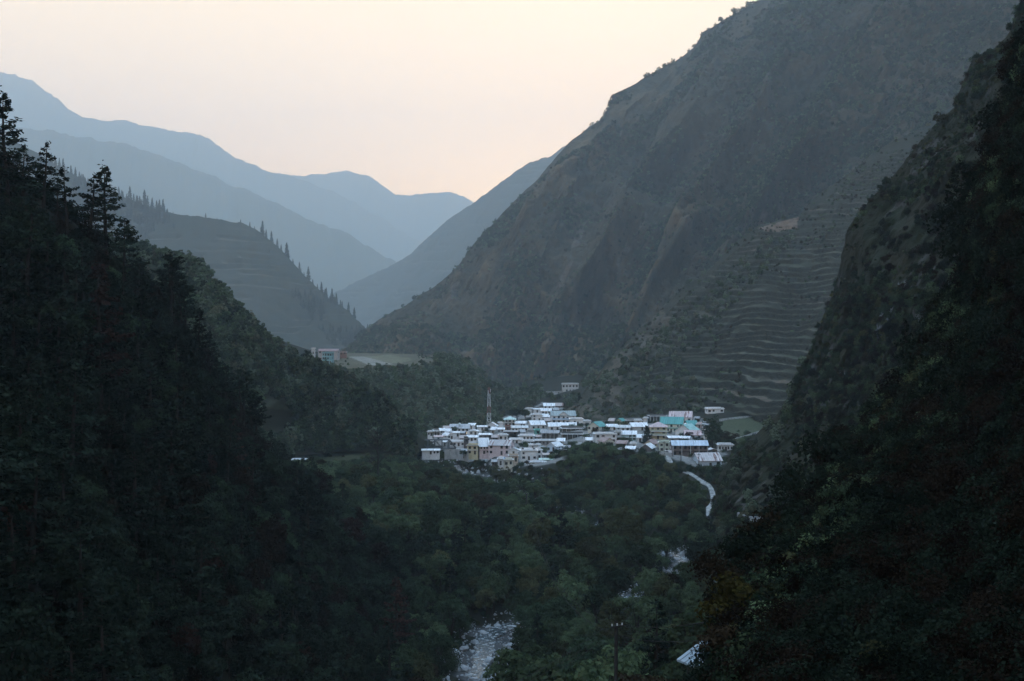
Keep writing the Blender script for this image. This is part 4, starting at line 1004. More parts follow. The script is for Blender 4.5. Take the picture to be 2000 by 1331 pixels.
def ribbon(name, path, width, mat, lift=0.08, skirt=1.0, n=90, wob=0.0, cross=5, seed=1, kind='structure', ground=True):
    c = crom(np.asarray(path, float), n)
    t = unit(np.gradient(c[:, :2], axis=0)); nn = np.stack([-t[:, 1], t[:, 0]], 1)
    w = width * (1 + wob * fbm(np.arange(n) / 6, np.zeros(n), seed, 3))
    rows = []
    zc = height(c[:, 0], c[:, 1]) if ground else c[:, 2]
    for k in np.linspace(-1, 1, cross):
        p = c[:, :2] + nn * (w * 0.5 * k)[:, None]
        z = np.maximum(zc, height(p[:, 0], p[:, 1])) + lift if ground else zc + lift
        rows.append(np.c_[p, z])
    lo1, lo2 = rows[0].copy(), rows[-1].copy(); lo1[:, 2] -= skirt; lo2[:, 2] -= skirt
    G = np.stack([lo1] + rows + [lo2])
    return grid_obj(name, G, mat, kind=kind)

wm, wn, wb = mat_new('river_water')
wc = wn.nodes.new('ShaderNodeNewGeometry').outputs['Position']
foam = noise_fac(wn, 0.75, 0.54, 0.62, detail=8, rough=0.7, coord=wc)
wn.links.new(mixrgb(wn, foam, (0.06, 0.075, 0.08), (0.5, 0.52, 0.52)), wb.inputs['Base Color'])
rr = wn.nodes.new('ShaderNodeMapRange'); rr.inputs[3].default_value = 0.12; rr.inputs[4].default_value = 0.7; wn.links.new(foam, rr.inputs[0]); wn.links.new(rr.outputs[0], wb.inputs['Roughness'])
wt_ = wn.nodes.new('ShaderNodeTexNoise'); wt_.inputs['Scale'].default_value = 1.3; wt_.inputs['Detail'].default_value = 5; wn.links.new(wc, wt_.inputs['Vector'])
wbp = wn.nodes.new('ShaderNodeBump'); wbp.inputs['Distance'].default_value = 0.25; wn.links.new(wt_.outputs[0], wbp.inputs['Height']); wn.links.new(wbp.outputs[0], wb.inputs['Normal'])
rv = [p for p in RIVER if p[1] < 1000]
rvc = crom(np.array(rv, float), 240)
wtr = rvc.copy(); wtr[:, 0] += 1.6 * fbm(wtr[:, 1] / 14, wtr[:, 1] * 0, 150, 3); wtr[:, 2] += 0.35
t_ = unit(np.gradient(wtr[:, :2], axis=0)); n_ = np.stack([-t_[:, 1], t_[:, 0]], 1)
wid = 1.7 + 1.4 * fbm(wtr[:, 1] / 10, wtr[:, 1] * 0, 151, 3)
WG = np.stack([np.c_[wtr[:, :2] + n_ * (wid * k)[:, None], wtr[:, 2] + 0.12 * fbm(wtr[:, 0] / 1.2, wtr[:, 1] / 1.2 + 9 * k, 152, 3)] for k in np.linspace(-1, 1, 13)])
grid_obj('river', WG, wm)

M['stone'] = plain('river_stone', (0.36, 0.375, 0.385), 0.85, 0.35, 0.7, stain=(0.18, 0.185, 0.19))
def boulder(seed):
    bm = bmesh.new(); bmesh.ops.create_icosphere(bm, subdivisions=2, radius=1.0)
    rng = np.random.default_rng(seed); cuts = unit(rng.normal(size=(7, 3))); off = rng.uniform(0.55, 0.85, 7)
    for v in bm.verts:
        p = np.array(v.co)
        for c, o_ in zip(cuts, off):
            e = p @ c - o_
            if e > 0: p = p - c * e * 0.9
        p *= np.array([1.25, 0.9, 0.72]) * (1 + 0.06 * rng.normal())
        v.co = p
    me = bpy.data.meshes.new('boulder'); bm.to_mesh(me); bm.free()
    for p in me.polygons: p.use_smooth = False
    me.materials.append(M['stone']); return me
BOULD = [boulder(600 + i) for i in range(7)]
SRC_STONE = source('mass_stone', BOULD)
REACH = [('lowest', 262, 352, 8.5, 64, 'in the wide lowest reach of the river'), ('middle', 366, 400, 6, 26, 'in the short middle reach of the river'), ('upper', 420, 446, 5.5, 16, 'in the small upper gap of the river')]
SZW = lambda s: 'huge pale grey boulder' if s > 1.7 else 'large grey boulder' if s > 1.15 else 'rounded grey boulder'
BOULD_SEEN = []
for nm, ya, yb, hw, cnt, where in REACH:
    placed = []
    for k in range(cnt * 8):
        if len(placed) >= cnt: break
        s = float(np.clip(RNG.lognormal(0.0, 0.45), 0.5, 2.4)) * (1.0 if nm == 'lowest' else 0.8)
        y = RNG.uniform(ya, yb); off = RNG.uniform(-hw, hw)
        R = np.array(RIVER); x = float(np.interp(y, R[:, 1], R[:, 0])) + off * 1.15
        if any(math.hypot(x - a, y - b) < 1.0 * (s + c) for a, b, c in placed): continue
        placed.append((x, y, s))
        o = link('boulder', BOULD[k % 7], None, None, (x, y, gh(x, y) + 0.22 * s)); o.rotation_euler = (RNG.normal(0, .2), RNG.normal(0, .2), RNG.uniform(0, 6.28)); o.scale = (s, s, s)
        tag(o, SZW(s) + ' ' + where, 'boulder', SZW(s) + 's ' + where)
    BOULD_SEEN += placed
y = RNG.uniform(255, 470, 2600); R = np.array(RIVER); off = RNG.normal(0, 6.0, 2600); x = np.interp(y, R[:, 1], R[:, 0]) + off * 1.2
ok = np.abs(off) < 11
mass('gravel', SRC_STONE, np.c_[x, y, height(x, y)][ok], RNG.lognormal(-1.25, 0.4, ok.sum()), np.stack([RNG.uniform(0, 6, ok.sum()) for _ in range(3)], 1))
y = RNG.uniform(540, 700, 900); off = RNG.normal(0, 7.0, 900); x = np.interp(y, R[:, 1], R[:, 0]) + off * 1.3
mass('gravel', SRC_STONE, np.c_[x, y, height(x, y)], RNG.lognormal(-0.7, 0.4, 900), np.stack([RNG.uniform(0, 6, 900) for _ in range(3)], 1))

M['concrete'] = plain('pale_concrete', (0.42, 0.42, 0.41), 0.9, 0.3, 0.25, stain=(0.25, 0.25, 0.24))
M['road'] = plain('dusty_road', (0.33, 0.33, 0.32), 0.95, 0.4, 0.5, stain=(0.14, 0.14, 0.12))
ribbon('village_road', ROAD, 1.8, M['road'], wob=0.5, seed=5)
ribbon('village_street', [P(1268, 880, 600), P(1262, 868, 640), P(1236, 866, 650), P(1210, 860, 668), P(1150, 856, 690), P(1110, 862, 700), P(1040, 872, 695), P(985, 880, 680), P(935, 875, 690), P(900, 868, 690)], 5.0, M['road'], wob=0.2, seed=6, lift=0.12)
# ------------------------------------------------------------------ village
CM = {}
def colmat(c, kind='wall'):
    key = (c, kind)
    if key not in CM:
        if kind == 'roof': CM[key] = plain('sheet_roof', c, 0.55, 0.22, 0.35, spec=0.4, stain=tuple(x * 0.62 for x in c), stretch=(2.2, 0.25, 0.25))
        elif kind == 'rust': CM[key] = plain('rusty_roof', c, 0.7, 0.25, 0.3, spec=0.3, stain=(0.20, 0.11, 0.095), stretch=(1.6, 0.3, 0.3))
        else: CM[key] = plain('painted_wall', c, 0.9, 0.12, 0.3, spec=0.2, stain=tuple(x * 0.78 for x in c))
    return CM[key]
M['pane'] = plain('window_glass', (0.02, 0.024, 0.028), 0.15, 0.2, 1.0, spec=0.6)
M['dark'] = plain('dark_timber', (0.06, 0.05, 0.045), 0.9, 0.3, 1.0)
M['trim'] = plain('pale_trim', (0.55, 0.56, 0.56), 0.8, 0.15, 1.0)
WHITE, CREAM, GREY, TIN, TEAL = (0.74, 0.75, 0.76), (0.66, 0.64, 0.55), (0.30, 0.31, 0.32), (0.80, 0.81, 0.82), (0.09, 0.33, 0.31)
PALE, BLUEW, PINK, YEL, BROWN = (0.57, 0.585, 0.59), (0.52, 0.60, 0.68), (0.66, 0.55, 0.56), (0.54, 0.48, 0.31), (0.36, 0.27, 0.25)
STONEC, TURQ, GREENW, ROSE, SLATE = (0.24, 0.235, 0.225), (0.20, 0.48, 0.44), (0.50, 0.54, 0.46), (0.54, 0.42, 0.42), (0.40, 0.41, 0.42)

def box(x0, x1, y0, y1, z0, z1):
    v = [(x0, y0, z0), (x1, y0, z0), (x1, y1, z0), (x0, y1, z0), (x0, y0, z1), (x1, y0, z1), (x1, y1, z1), (x0, y1, z1)]
    f = [(0, 3, 2, 1), (4, 5, 6, 7), (0, 1, 5, 4), (1, 2, 6, 5), (2, 3, 7, 6), (3, 0, 4, 7)]
    return v, f
_mc = {}
def boxmesh(name, *b):
    k = (name,) + tuple(round(q, 3) for q in b)
    if k not in _mc:
        me = bpy.data.meshes.new(name); me.from_pydata(*[list(q) for q in (box(*b)[0], [], box(*b)[1])]); _mc[k] = me
    return _mc[k]
def pyd(name, v, f):
    me = bpy.data.meshes.new(name); me.from_pydata([tuple(map(float, p)) for p in v], [], [tuple(q) for q in f])
    bm = bmesh.new(); bm.from_mesh(me); bmesh.ops.recalc_face_normals(bm, faces=bm.faces[:]); bm.to_mesh(me); bm.free()
    return me
def part(name, me, mat, parent, loc=(0, 0, 0), rz=0):
    o = bpy.data.objects.new(name, me); COL.objects.link(o); o.parent = parent; o.location = loc; o.rotation_euler = (0, 0, rz)
    if not me.materials: me.materials.append(mat)
    elif me.materials[0] is not mat:
        o.material_slots[0].link = 'OBJECT'; o.material_slots[0].material = mat
    return o

def window(parent, x, z, w, h, y=0.0, rz=0.0, trim=False, px=None):
    """x along the wall, z sill height; built proud of the wall so that it has depth."""
    loc = (x, y, z) if px is None else px
    f = part('window', boxmesh('window', -w / 2 - 0.09, w / 2 + 0.09, -0.07, 0.04, -0.09, h + 0.09), M['trim'] if trim else M['dark'], parent, loc, rz)
    part('pane', boxmesh('pane', -w / 2, w / 2, -0.10, -0.02, 0, h), M['pane'], f)
    return f

def prism(profile, y0, y1):
    """profile: (x, z) outline extruded along y."""
    n = len(profile); v = [(x, y0, z) for x, z in profile] + [(x, y1, z) for x, z in profile]
    f = [tuple(range(n)), tuple(range(2 * n - 1, n - 1, -1))] + [(i, (i + 1) % n, n + (i + 1) % n, n + i) for i in range(n)]
    return v, f

def house(name, label, u0, u1, vb, ve, vr, typ, wall=WHITE, roof=TIN, rot=0, dep=7.0, st=1, nw=3, cat='house', rk='roof', door=True, over=0.5, balcony=False, veranda=0, band=None, d=None, rmin=0.5, found=2.5, group=None, side=1, seams=0):
    um = (u0 + u1) / 2
    d = depth_at(um, vb) if d is None else d
    r = math.radians(rot if rot else random.uniform(-7, 7))
    W = (u1 - u0) / F * d
    w = max(2.2, (W - dep * abs(math.sin(r)) * (0.9 if rot else 0)) / max(0.5, math.cos(r)))
    H = max(1.9, (vb - ve) / F * d)
    x, y, z = P(um, vb, d)
    e = bpy.data.objects.new(name, None); COL.objects.link(e)
    # front face centre: with a turn the footprint keeps its centre under the outline
    sh = dep / 2 * math.sin(r)
    e.location = (x + sh, y, z); e.rotation_euler = (0, 0, r)
    tag(e, label, cat, group)
    zr = CAMZ - (vr - CV) / F * (d + (dep / 2 if typ in ('gx', 'hip', 'shed') else 0)) - z
    rise = float(np.clip(zr - H, rmin, 0.42 * (dep if typ in ('gx', 'hip') else w) if typ != 'shed' else 2.5))
    wm_ = colmat(wall)
    if typ == 'gy':
        prof = [(-w / 2, -found), (w / 2, -found), (w / 2, H), (0, H + rise), (-w / 2, H)]
        part('wall', pyd('wall', *prism(prof, 0, dep)), wm_, e)
        k = rise / (w / 2); a, th = w / 2 + over, 0.14; lo = H + 0.02 - over * k
        rp = [(-a, lo), (0, H + rise + 0.02), (a, lo), (a, lo + th), (0, H + rise + th + 0.04), (-a, lo + th)]
        part('roof', pyd('roof', *prism(rp, -over * 0.9, dep + over * 0.9)), colmat(roof, rk), e)
    elif typ == 'gx':
        prof = [(0, -found), (dep, -found), (dep, H), (dep / 2, H + rise), (0, H)]
        v, f = prism(prof, -w / 2, w / 2); v = [(yy, xx, zz) for xx, yy, zz in v]
        part('wall', pyd('wall', v, f), wm_, e)
        k = rise / (dep / 2); th = 0.14; lo = H + 0.02 - over * k
        rp = [(-over, lo), (dep / 2, H + rise + 0.02), (dep + over, lo), (dep + over, lo + th), (dep / 2, H + rise + th + 0.04), (-over, lo + th)]
        v, f = prism(rp, -w / 2 - over * 0.8, w / 2 + over * 0.8); v = [(yy, xx, zz) for xx, yy, zz in v]
        part('roof', pyd('roof', v, f), colmat(roof, rk), e)
    elif typ == 'hip':
        part('wall', boxmesh('wall', -w / 2, w / 2, 0, dep, -found, H), wm_, e)
        o_ = over; q = min(dep, w) / 2 * 0.92; z0 = H + 0.02
        v = [(-w / 2 - o_, -o_, z0), (w / 2 + o_, -o_, z0), (w / 2 + o_, dep + o_, z0), (-w / 2 - o_, dep + o_, z0)]
        v += [(a, b, c + 0.15) for a, b, c in v] + [(-w / 2 + q, dep / 2, z0 + rise + 0.15), (w / 2 - q, dep / 2, z0 + rise + 0.15)]
        f = [(0, 3, 2, 1), (0, 1, 5, 4), (1, 2, 6, 5), (2, 3, 7, 6), (3, 0, 4, 7), (4, 5, 9, 8), (6, 7, 8, 9), (5, 6, 9), (7, 4, 8)]
        part('roof', pyd('roof', v, f), colmat(roof, rk), e)
    elif typ == 'shed':
        prof = [(0, -found), (dep, -found), (dep, H + rise), (0, H)]
        v, f = prism(prof, -w / 2, w / 2); part('wall', pyd('wall', [(yy, xx, zz) for xx, yy, zz in v], f), wm_, e)
        k = rise / dep; rp = [(-over, H - over * k + 0.02), (dep + over, H + rise + over * k + 0.02), (dep + over, H + rise + over * k + 0.16), (-over, H - over * k + 0.16)]
        v, f = prism(rp, -w / 2 - over, w / 2 + over); part('roof', pyd('roof', [(yy, xx, zz) for xx, yy, zz in v], f), colmat(roof, rk), e)
    else:
        part('wall', boxmesh('wall', -w / 2, w / 2, 0, dep, -found, H), wm_, e)
        sl = part('roof', boxmesh('roof', -w / 2 - over, w / 2 + over, -over, dep + over, H, H + 0.22), colmat(roof, rk), e)
        for a in ((-w / 2 + 0.02, w / 2 - 0.02, -0.12 + 0.14, 0.16, H + 0.22, H + 0.75), (-w / 2 + 0.02, w / 2 - 0.02, dep - 0.16, dep - 0.02, H + 0.22, H + 0.75)):
            part('parapet', boxmesh('parapet', *a), wm_, e)
    if seams and typ in ('gy', 'gx'):
        ln = dep if typ == 'gy' else w
        for i in range(seams):
            c_ = -over * 0.7 + (ln + 1.4 * over) * (i + 0.5) / seams; up_ = 0.05
            rq = [(a_, b_ + (0.02 if j < 3 else up_)) for j, (a_, b_) in enumerate(rp)]
            v, f = prism(rq, c_ - 0.035, c_ + 0.035)
            if typ == 'gx': v = [(yy - w / 2, xx, zz) for xx, yy, zz in v]
            part('roof_seam', pyd('roof_seam', v, f), colmat(tuple(q_ * 0.8 for q_ in roof), rk), e)
    sth = H / st
    for s in range(st):
        zb = s * sth
        slots = [(-w / 2 + w * (i + 0.5) / nw) for i in range(nw)] if nw else []
        for i, xx in enumerate(slots):
            if door and s == 0 and i == nw // 2:
                part('door', boxmesh('door', -0.48, 0.48, -0.06, 0.05, 0, min(2.0, sth * 0.82)), M['dark'], e, (xx, 0, 0)); continue
            ww = min(1.15, w / nw * 0.55); wh = min(1.2, sth * 0.48)
            if random.random() < 0.22: continue
            window(e, xx + random.uniform(-.15, .15), zb + sth * random.uniform(0.3, 0.38), ww * random.uniform(0.7, 1.05), wh * random.uniform(0.8, 1.1), trim=random.random() < 0.2)
        if side:
            for sg in (-1, 1):
                if abs(rot) < 4 and um * sg > 1000 * sg: continue
                window(e, 0, 0, 0.9, min(1.1, sth * 0.45), px=(sg * w / 2, dep * 0.5, zb + sth * 0.36), rz=sg * math.pi / 2)
        if band and s:
            part('floor_band', boxmesh('floor_band', -w / 2 - 0.15, w / 2 + 0.15, -0.35, 0.02, zb - 0.12, zb + 0.14), colmat(band), e)
    if balcony:
        for s in range(1, st) if st > 1 else (0,):
            zb = s * sth
            b_ = part('balcony', boxmesh('balcony', -w / 2, w / 2, -1.25, -0.01, zb - 0.14, zb), M['trim'], e)
            part('railing', boxmesh('railing', -w / 2, w / 2, -1.25, -1.17, zb + 0.01, zb + 0.85), colmat(band or PALE), b_)
            part('slab_edge', boxmesh('slab_edge', -w / 2 - 0.05, w / 2 + 0.05, -1.32, -1.26, zb - 0.2, zb + 0.06), M['trim'], b_)
    if veranda:
        n = veranda
        for i in range(n):
            xx = -w / 2 + 0.2 + (w - 0.4) * i / max(1, n - 1)
            part('post', boxmesh('post', -0.11, 0.11, -0.11, 0.11, -1.0, H - 0.02), M['trim'], e, (xx, -1.3, 0))
        part('veranda_roof', boxmesh('veranda_roof', -w / 2 - 0.3, w / 2 + 0.3, -1.7, -0.01, H - 0.14, H - 0.0), colmat(roof, rk), e)
        if st > 1:
            part('veranda_floor', boxmesh('veranda_floor', -w / 2, w / 2, -1.4, -0.01, sth - 0.2, sth), M['dark'], e)
    return e

# label, u0, u1, base v, eave v, ridge v, form, options
HS = [
 ('long white house with wide grey pitched roof at the village back by the gorge', 879, 917, 844, 837, 829, 'gx', dict(roof=SLATE, nw=5, dep=9)),
 ('small tin lean-to against the end of the long grey-roofed house', 915, 927, 838, 833, 828, 'shed', dict(nw=1, dep=5)),
 ('open-sided dark-posted house at the village edge nearest the gorge', 846, 858, 851, 842, 838, 'flat', dict(wall=STONEC, nw=2, st=2, veranda=3)),
 ('slim two-storey grey house second from the gorge edge', 859, 868, 853, 842, 838, 'shed', dict(wall=PALE, nw=2, st=2)),
 ('grey two-storey house with bluish walls below the long grey-roofed house', 869, 880, 853, 843, 838, 'gx', dict(wall=BLUEW, nw=2, st=2)),
 ('white tin-roofed hall with steep gable behind the truss bridge', 864, 884, 858, 852, 845, 'gy', dict(rot=20, nw=2, dep=9)),
 ('low white-roofed shed beside the steep-gabled hall', 884, 898, 853, 849, 845, 'gx', dict(nw=2, dep=6)),
 ('narrow brownish roof shed behind the truss bridge', 848, 864, 861, 856, 852, 'gx', dict(roof=ROSE, nw=3, dep=6, wall=PALE)),
 ('low whitewashed shop under the bridge approach', 820, 846, 869, 862, 858, 'flat', dict(nw=4, dep=6, d=712)),
 ('long white depot wall building at the end of the truss bridge', 878, 908, 872, 864, 860, 'flat', dict(nw=4, dep=7, roof=TIN)),
 ('curved white sheet-roofed stall row behind the yellow house', 912, 934, 862, 856, 851, 'gx', dict(nw=3, dep=8)),
 ('dark brown stone tower house at the end of the bridge', 906, 914, 874, 857, 855, 'flat', dict(wall=(0.09, 0.075, 0.07), roof=STONEC, nw=1, st=2, dep=5, door=False)),
 ('yellow flat-roofed house at the foot of the bridge approach', 913, 934, 888, 871, 868, 'flat', dict(wall=(0.56, 0.50, 0.33), roof=SLATE, nw=2, st=2, dep=7, band=PALE)),
 ('pink gabled wing with ribbed tin roof joined to the long pink house', 935, 953, 887, 872, 856, 'gx', dict(wall=PINK, nw=3, st=2, dep=10, seams=8, band=(0.5, 0.4, 0.4))),
 ('long pink two-storey house with part-rusty tin roof', 954, 1004, 889, 870, 860, 'gx', dict(wall=PINK, rot=-16, seams=14, nw=4, st=2, dep=8, rk='rust', roof=(0.52, 0.50, 0.50))),
 ('small white gabled house with pale blue band at the foot of the mast', 951, 971, 839, 832, 826, 'gy', dict(nw=2, dep=7, band=BLUEW)),
 ('low white tin shed left of the mast foot', 932, 950, 841, 837, 833, 'gx', dict(nw=3, dep=6)),
 ('low grey house just right of the mast foot', 971, 985, 846, 840, 836, 'gx', dict(wall=PALE, nw=2, dep=6)),
 ('white-roofed hut in front of the long grey-roofed house', 917, 934, 850, 845, 841, 'gy', dict(nw=2, dep=6)),
 ('low house with dark wall and rounded white sheet roof above the pink wing', 936, 961, 857, 852, 847, 'gx', dict(wall=(0.16, 0.15, 0.15), nw=3, dep=8)),
 ('small white flat-roofed house with one door above the long pink house', 974, 991, 861, 851, 848, 'flat', dict(nw=2, dep=7, roof=PALE)),
 ('tall white house with pale mint roof pavilion on top', 985, 1007, 833, 820, 814, 'hip', dict(nw=3, st=2, dep=7, roof=(0.50, 0.64, 0.60), veranda=4)),
 ('long white-walled house beside the tall mint-roofed house', 1008, 1028, 834, 829, 823, 'gx', dict(nw=4, dep=9)),
 ('long pale-roofed house below the tall mint-roofed house', 998, 1030, 843, 838, 832, 'gx', dict(nw=5, dep=8, roof=PALE)),
 ('red-brown brick block house beside the long pale-roofed house', 986, 997, 843, 834, 831, 'flat', dict(wall=(0.22, 0.12, 0.10), roof=STONEC, nw=1, dep=6)),
 ('low house with a sagging dark stone-slab roof above the white flat-roofed house', 985, 1012, 851, 846, 841, 'gx', dict(wall=(0.14, 0.13, 0.125), roof=(0.28, 0.27, 0.27), nw=3, dep=7)),
 ('white flat-roofed house with porch above the stone-slab row', 1014, 1043, 861, 852, 849, 'flat', dict(nw=4, dep=7)),
 ('low white flat house behind the gable of the long pink house', 996, 1020, 867, 860, 857, 'flat', dict(nw=3, dep=6, roof=TIN)),
 ('long pale low building in front of the porch house', 1022, 1043, 870, 863, 860, 'flat', dict(wall=PALE, nw=4, dep=6)),
 ('long low row with broken grey stone-slab roof in the village centre', 1044, 1087, 869, 864, 858, 'gx', dict(wall=STONEC, roof=(0.36, 0.355, 0.35), nw=6, dep=8)),
 ('bright white-roofed shed highest in the village at the foot of the terraces', 1062, 1084, 799, 794, 788, 'gx', dict(nw=3, dep=8)),
 ('tiny white hut by itself below the highest white shed', 1042, 1056, 806, 802, 799, 'gx', dict(nw=1, dep=5)),
 ('low white house stepping down below the highest white shed', 1058, 1077, 809, 803, 798, 'gx', dict(nw=3, dep=6)),
 ('small white two-tier flat-roofed house under the round dark trees', 1038, 1058, 822, 811, 808, 'flat', dict(nw=2, st=2, dep=6)),
 ('large grey-roofed white house with blue balcony under the terraced hill', 1076, 1123, 828, 812, 803, 'gx', dict(roof=(0.30, 0.35, 0.35), nw=5, st=2, dep=10, balcony=True, band=(0.40, 0.52, 0.66))),
 ('gabled white front wing of the large grey-roofed house', 1089, 1112, 830, 813, 805, 'gy', dict(roof=(0.26, 0.29, 0.29), nw=3, st=2, dep=4, d=818)),
 ('flat white annex with dark openings beside the large grey-roofed house', 1113, 1138, 831, 819, 816, 'flat', dict(nw=4, dep=6, d=800)),
 ('white-gabled house with arched porch and bright tin roof in the upper village', 1031, 1065, 840, 830, 822, 'gx', dict(rot=14, nw=3, st=1, dep=8, wall=PALE)),
 ('small turquoise-painted house among dark houses in the village centre', 1044, 1055, 850, 841, 838, 'flat', dict(wall=TURQ, roof=TURQ, nw=1, dep=5, door=False)),
 ('white two-window house with bright tin roof below the large grey-roofed house', 1071, 1093, 842, 833, 826, 'gx', dict(nw=2, dep=7)),
 ('slanting white sheet roof shed beside the two-window house', 1094, 1111, 838, 833, 827, 'shed', dict(nw=1, dep=6, wall=(0.12, 0.11, 0.11))),
 ('dark open-framed house on posts in the village centre', 1059, 1092, 862, 846, 841, 'gx', dict(wall=(0.11, 0.105, 0.10), roof=(0.30, 0.30, 0.31), nw=3, st=2, dep=7, veranda=5)),
 ('long dark shop row with white eaves above the wooded knoll', 1096, 1140, 846, 837, 834, 'flat', dict(wall=(0.15, 0.145, 0.14), nw=6, dep=7, veranda=6, roof=PALE)),
 ('second dark shop row with white eaves lower down by the wooded knoll', 1097, 1139, 858, 848, 845, 'flat', dict(wall=(0.10, 0.10, 0.10), nw=5, dep=6, veranda=5, roof=PALE)),
 ('bluish-white gabled house beside the parked cars', 1068, 1100, 882, 872, 865, 'gy', dict(wall=BLUEW, rot=-25, nw=2, dep=9)),
 ('small white gabled hut in front of the long pink house', 993, 1014, 890, 880, 876, 'gy', dict(nw=3, dep=7, roof=PALE)),
 ('big white two-storey house with black tanks on its flat roof', 1016, 1048, 899, 881, 878, 'flat', dict(nw=3, st=2, dep=9, roof=TIN)),
 ('white side block joined to the big white two-storey house', 1048, 1058, 896, 880, 877, 'flat', dict(nw=1, st=2, dep=7, d=655)),
 ('small white roof room standing behind the big white two-storey house', 1031, 1043, 878, 871, 868, 'flat', dict(nw=2, dep=4, d=690)),
 ('white cube house at the lower village edge beside the cream house', 973, 984, 909, 897, 894, 'flat', dict(nw=1, dep=6, roof=TIN)),
 ('cream flat-roofed house at the lower village edge', 985, 1001, 912, 899, 896, 'flat', dict(wall=CREAM, roof=PALE, nw=2, dep=6, door=False)),
 ('tan flat-roofed house just above the cream house', 994, 1011, 902, 891, 888, 'flat', dict(wall=(0.52, 0.43, 0.34), roof=PALE, nw=2, dep=5)),
 ('cream house with grey hipped roof lowest in the village', 1035, 1066, 915, 904, 899, 'hip', dict(wall=CREAM, roof=SLATE, nw=2, dep=7)),
 ('low shed with pale green sheet roof near the lowest cream house', 1054, 1084, 907, 902, 896, 'gx', dict(wall=PALE, roof=(0.45, 0.58, 0.52), nw=2, dep=6)),
 ('cream gabled house with teal roof at the foot of the rocky spur', 1149, 1185, 842, 833, 825, 'gy', dict(wall=CREAM, roof=TEAL, rot=-28, nw=3, dep=9)),
 ('small cream hut with teal roof below the bushy slope', 1204, 1222, 829, 823, 818, 'gy', dict(wall=CREAM, roof=TEAL, rot=-25, nw=1, dep=6)),
 ('grey flat-roofed hut beside the small teal-roofed hut', 1223, 1238, 829, 822, 819, 'flat', dict(wall=STONEC, roof=PALE, nw=2, dep=5)),
 ('low tin-roofed house right behind the teal-roofed cream house', 1186, 1206, 841, 835, 829, 'gx', dict(nw=2, dep=7)),
 ('broad weathered tin roof house in the middle of the tin-roof cluster', 1205, 1232, 843, 838, 831, 'gx', dict(nw=3, dep=9, roof=PALE)),
 ('largest weathered tin roof house left of the yellow three-storey house', 1230, 1266, 841, 835, 826, 'gx', dict(nw=4, dep=10, rot=8, wall=PALE)),
 ('big white flat-roofed house with square windows above the wooded knoll', 1161, 1203, 866, 849, 845, 'flat', dict(nw=4, st=2, dep=8, roof=PALE)),
 ('pale grey stair block joined to the big white flat-roofed house', 1203, 1214, 863, 844, 842, 'flat', dict(wall=(0.50, 0.54, 0.56), nw=1, st=2, dep=6, door=False, roof=PALE)),
 ('pale turquoise house with white tin roof beside the stair block', 1214, 1244, 861, 849, 842, 'gx', dict(wall=(0.36, 0.52, 0.54), nw=4, st=2, dep=8, band=PALE)),
 ('narrow white hut left of the dark pointed conifer', 1246, 1257, 864, 855, 849, 'gx', dict(nw=1, dep=6)),
 ('cream gabled house with red-brown roof at the edge of the knoll', 1171, 1199, 871, 863, 856, 'gy', dict(wall=CREAM, roof=BROWN, rot=18, nw=2, dep=8, rk='rust')),
 ('red-brown roofed house between the cream gable and the white tin hut', 1203, 1231, 875, 869, 861, 'gx', dict(wall=STONEC, roof=BROWN, rot=-15, nw=3, dep=8, rk='rust')),
 ('low hut with bright white tin roof at the edge of the knoll', 1222, 1246, 886, 880, 872, 'gx', dict(wall=STONEC, nw=2, dep=8, rot=-12)),
 ('yellow three-storey house with rose hipped roof', 1271, 1304, 858, 835, 825, 'hip', dict(wall=YEL, roof=ROSE, nw=3, st=3, dep=9, band=(0.44, 0.47, 0.38), balcony=True)),
 ('white tin gable hut beside the concrete steps at the top of the road', 1251, 1283, 884, 877, 868, 'gy', dict(wall=(0.13, 0.12, 0.12), roof=TIN, rot=-18, nw=1, dep=9)),
 ('tan gabled house with brown roof and dark doorway above the road', 1260, 1288, 877, 867, 859, 'gy', dict(wall=(0.52, 0.46, 0.33), roof=BROWN, rot=-20, nw=2, dep=9, rk='rust')),
 ('pale green flat-roofed box house at the top of the road', 1289, 1309, 884, 865, 861, 'flat', dict(wall=GREENW, roof=GREENW, nw=2, st=2, dep=7)),
 ('long grey-roofed shed on posts behind the teal-roofed school', 1268, 1300, 825, 813, 809, 'flat', dict(wall=(0.12, 0.12, 0.12), roof=SLATE, nw=3, dep=7, veranda=6)),
 ('long house with faded rose roof behind the teal-roofed school', 1308, 1356, 826, 815, 804, 'gx', dict(roof=(0.56, 0.46, 0.46), rk='rust', rot=-10, nw=5, dep=10)),
 ('long cream building with bright teal ribbed roof, like a school', 1290, 1340, 845, 828, 815, 'gx', dict(wall=CREAM, roof=TEAL, rot=-12, nw=7, seams=14, st=2, dep=10, band=TEAL)),
 ('low annex with teal roof beside the teal-roofed school', 1342, 1361, 838, 830, 822, 'gx', dict(wall=YEL, roof=TEAL, nw=2, dep=7)),
 ('white gabled house with pale teal roof in front of the school', 1321, 1368, 850, 841, 830, 'gy', dict(roof=(0.30, 0.55, 0.52), rot=-28, nw=2, dep=11)),
 ('low house with mossy rose roof under the big dark tree', 1339, 1371, 858, 850, 841, 'gx', dict(roof=ROSE, rk='rust', nw=3, dep=8, wall=BLUEW)),
 ('small pinkish-white house peeping out beside the big dark tree', 1361, 1373, 838, 829, 825, 'flat', dict(wall=(0.60, 0.50, 0.50), nw=1, dep=6)),
 ('collapsed-looking white sheet-roof shed behind the veranda building', 1305, 1333, 864, 860, 852, 'gx', dict(nw=2, dep=8, wall=STONEC)),
 ('long two-storey veranda building with bluish tin roof', 1314, 1383, 892, 870, 861, 'gx', dict(wall=(0.26, 0.22, 0.21), roof=BLUEW, nw=7, st=2, dep=9, seams=16, veranda=5, found=4)),
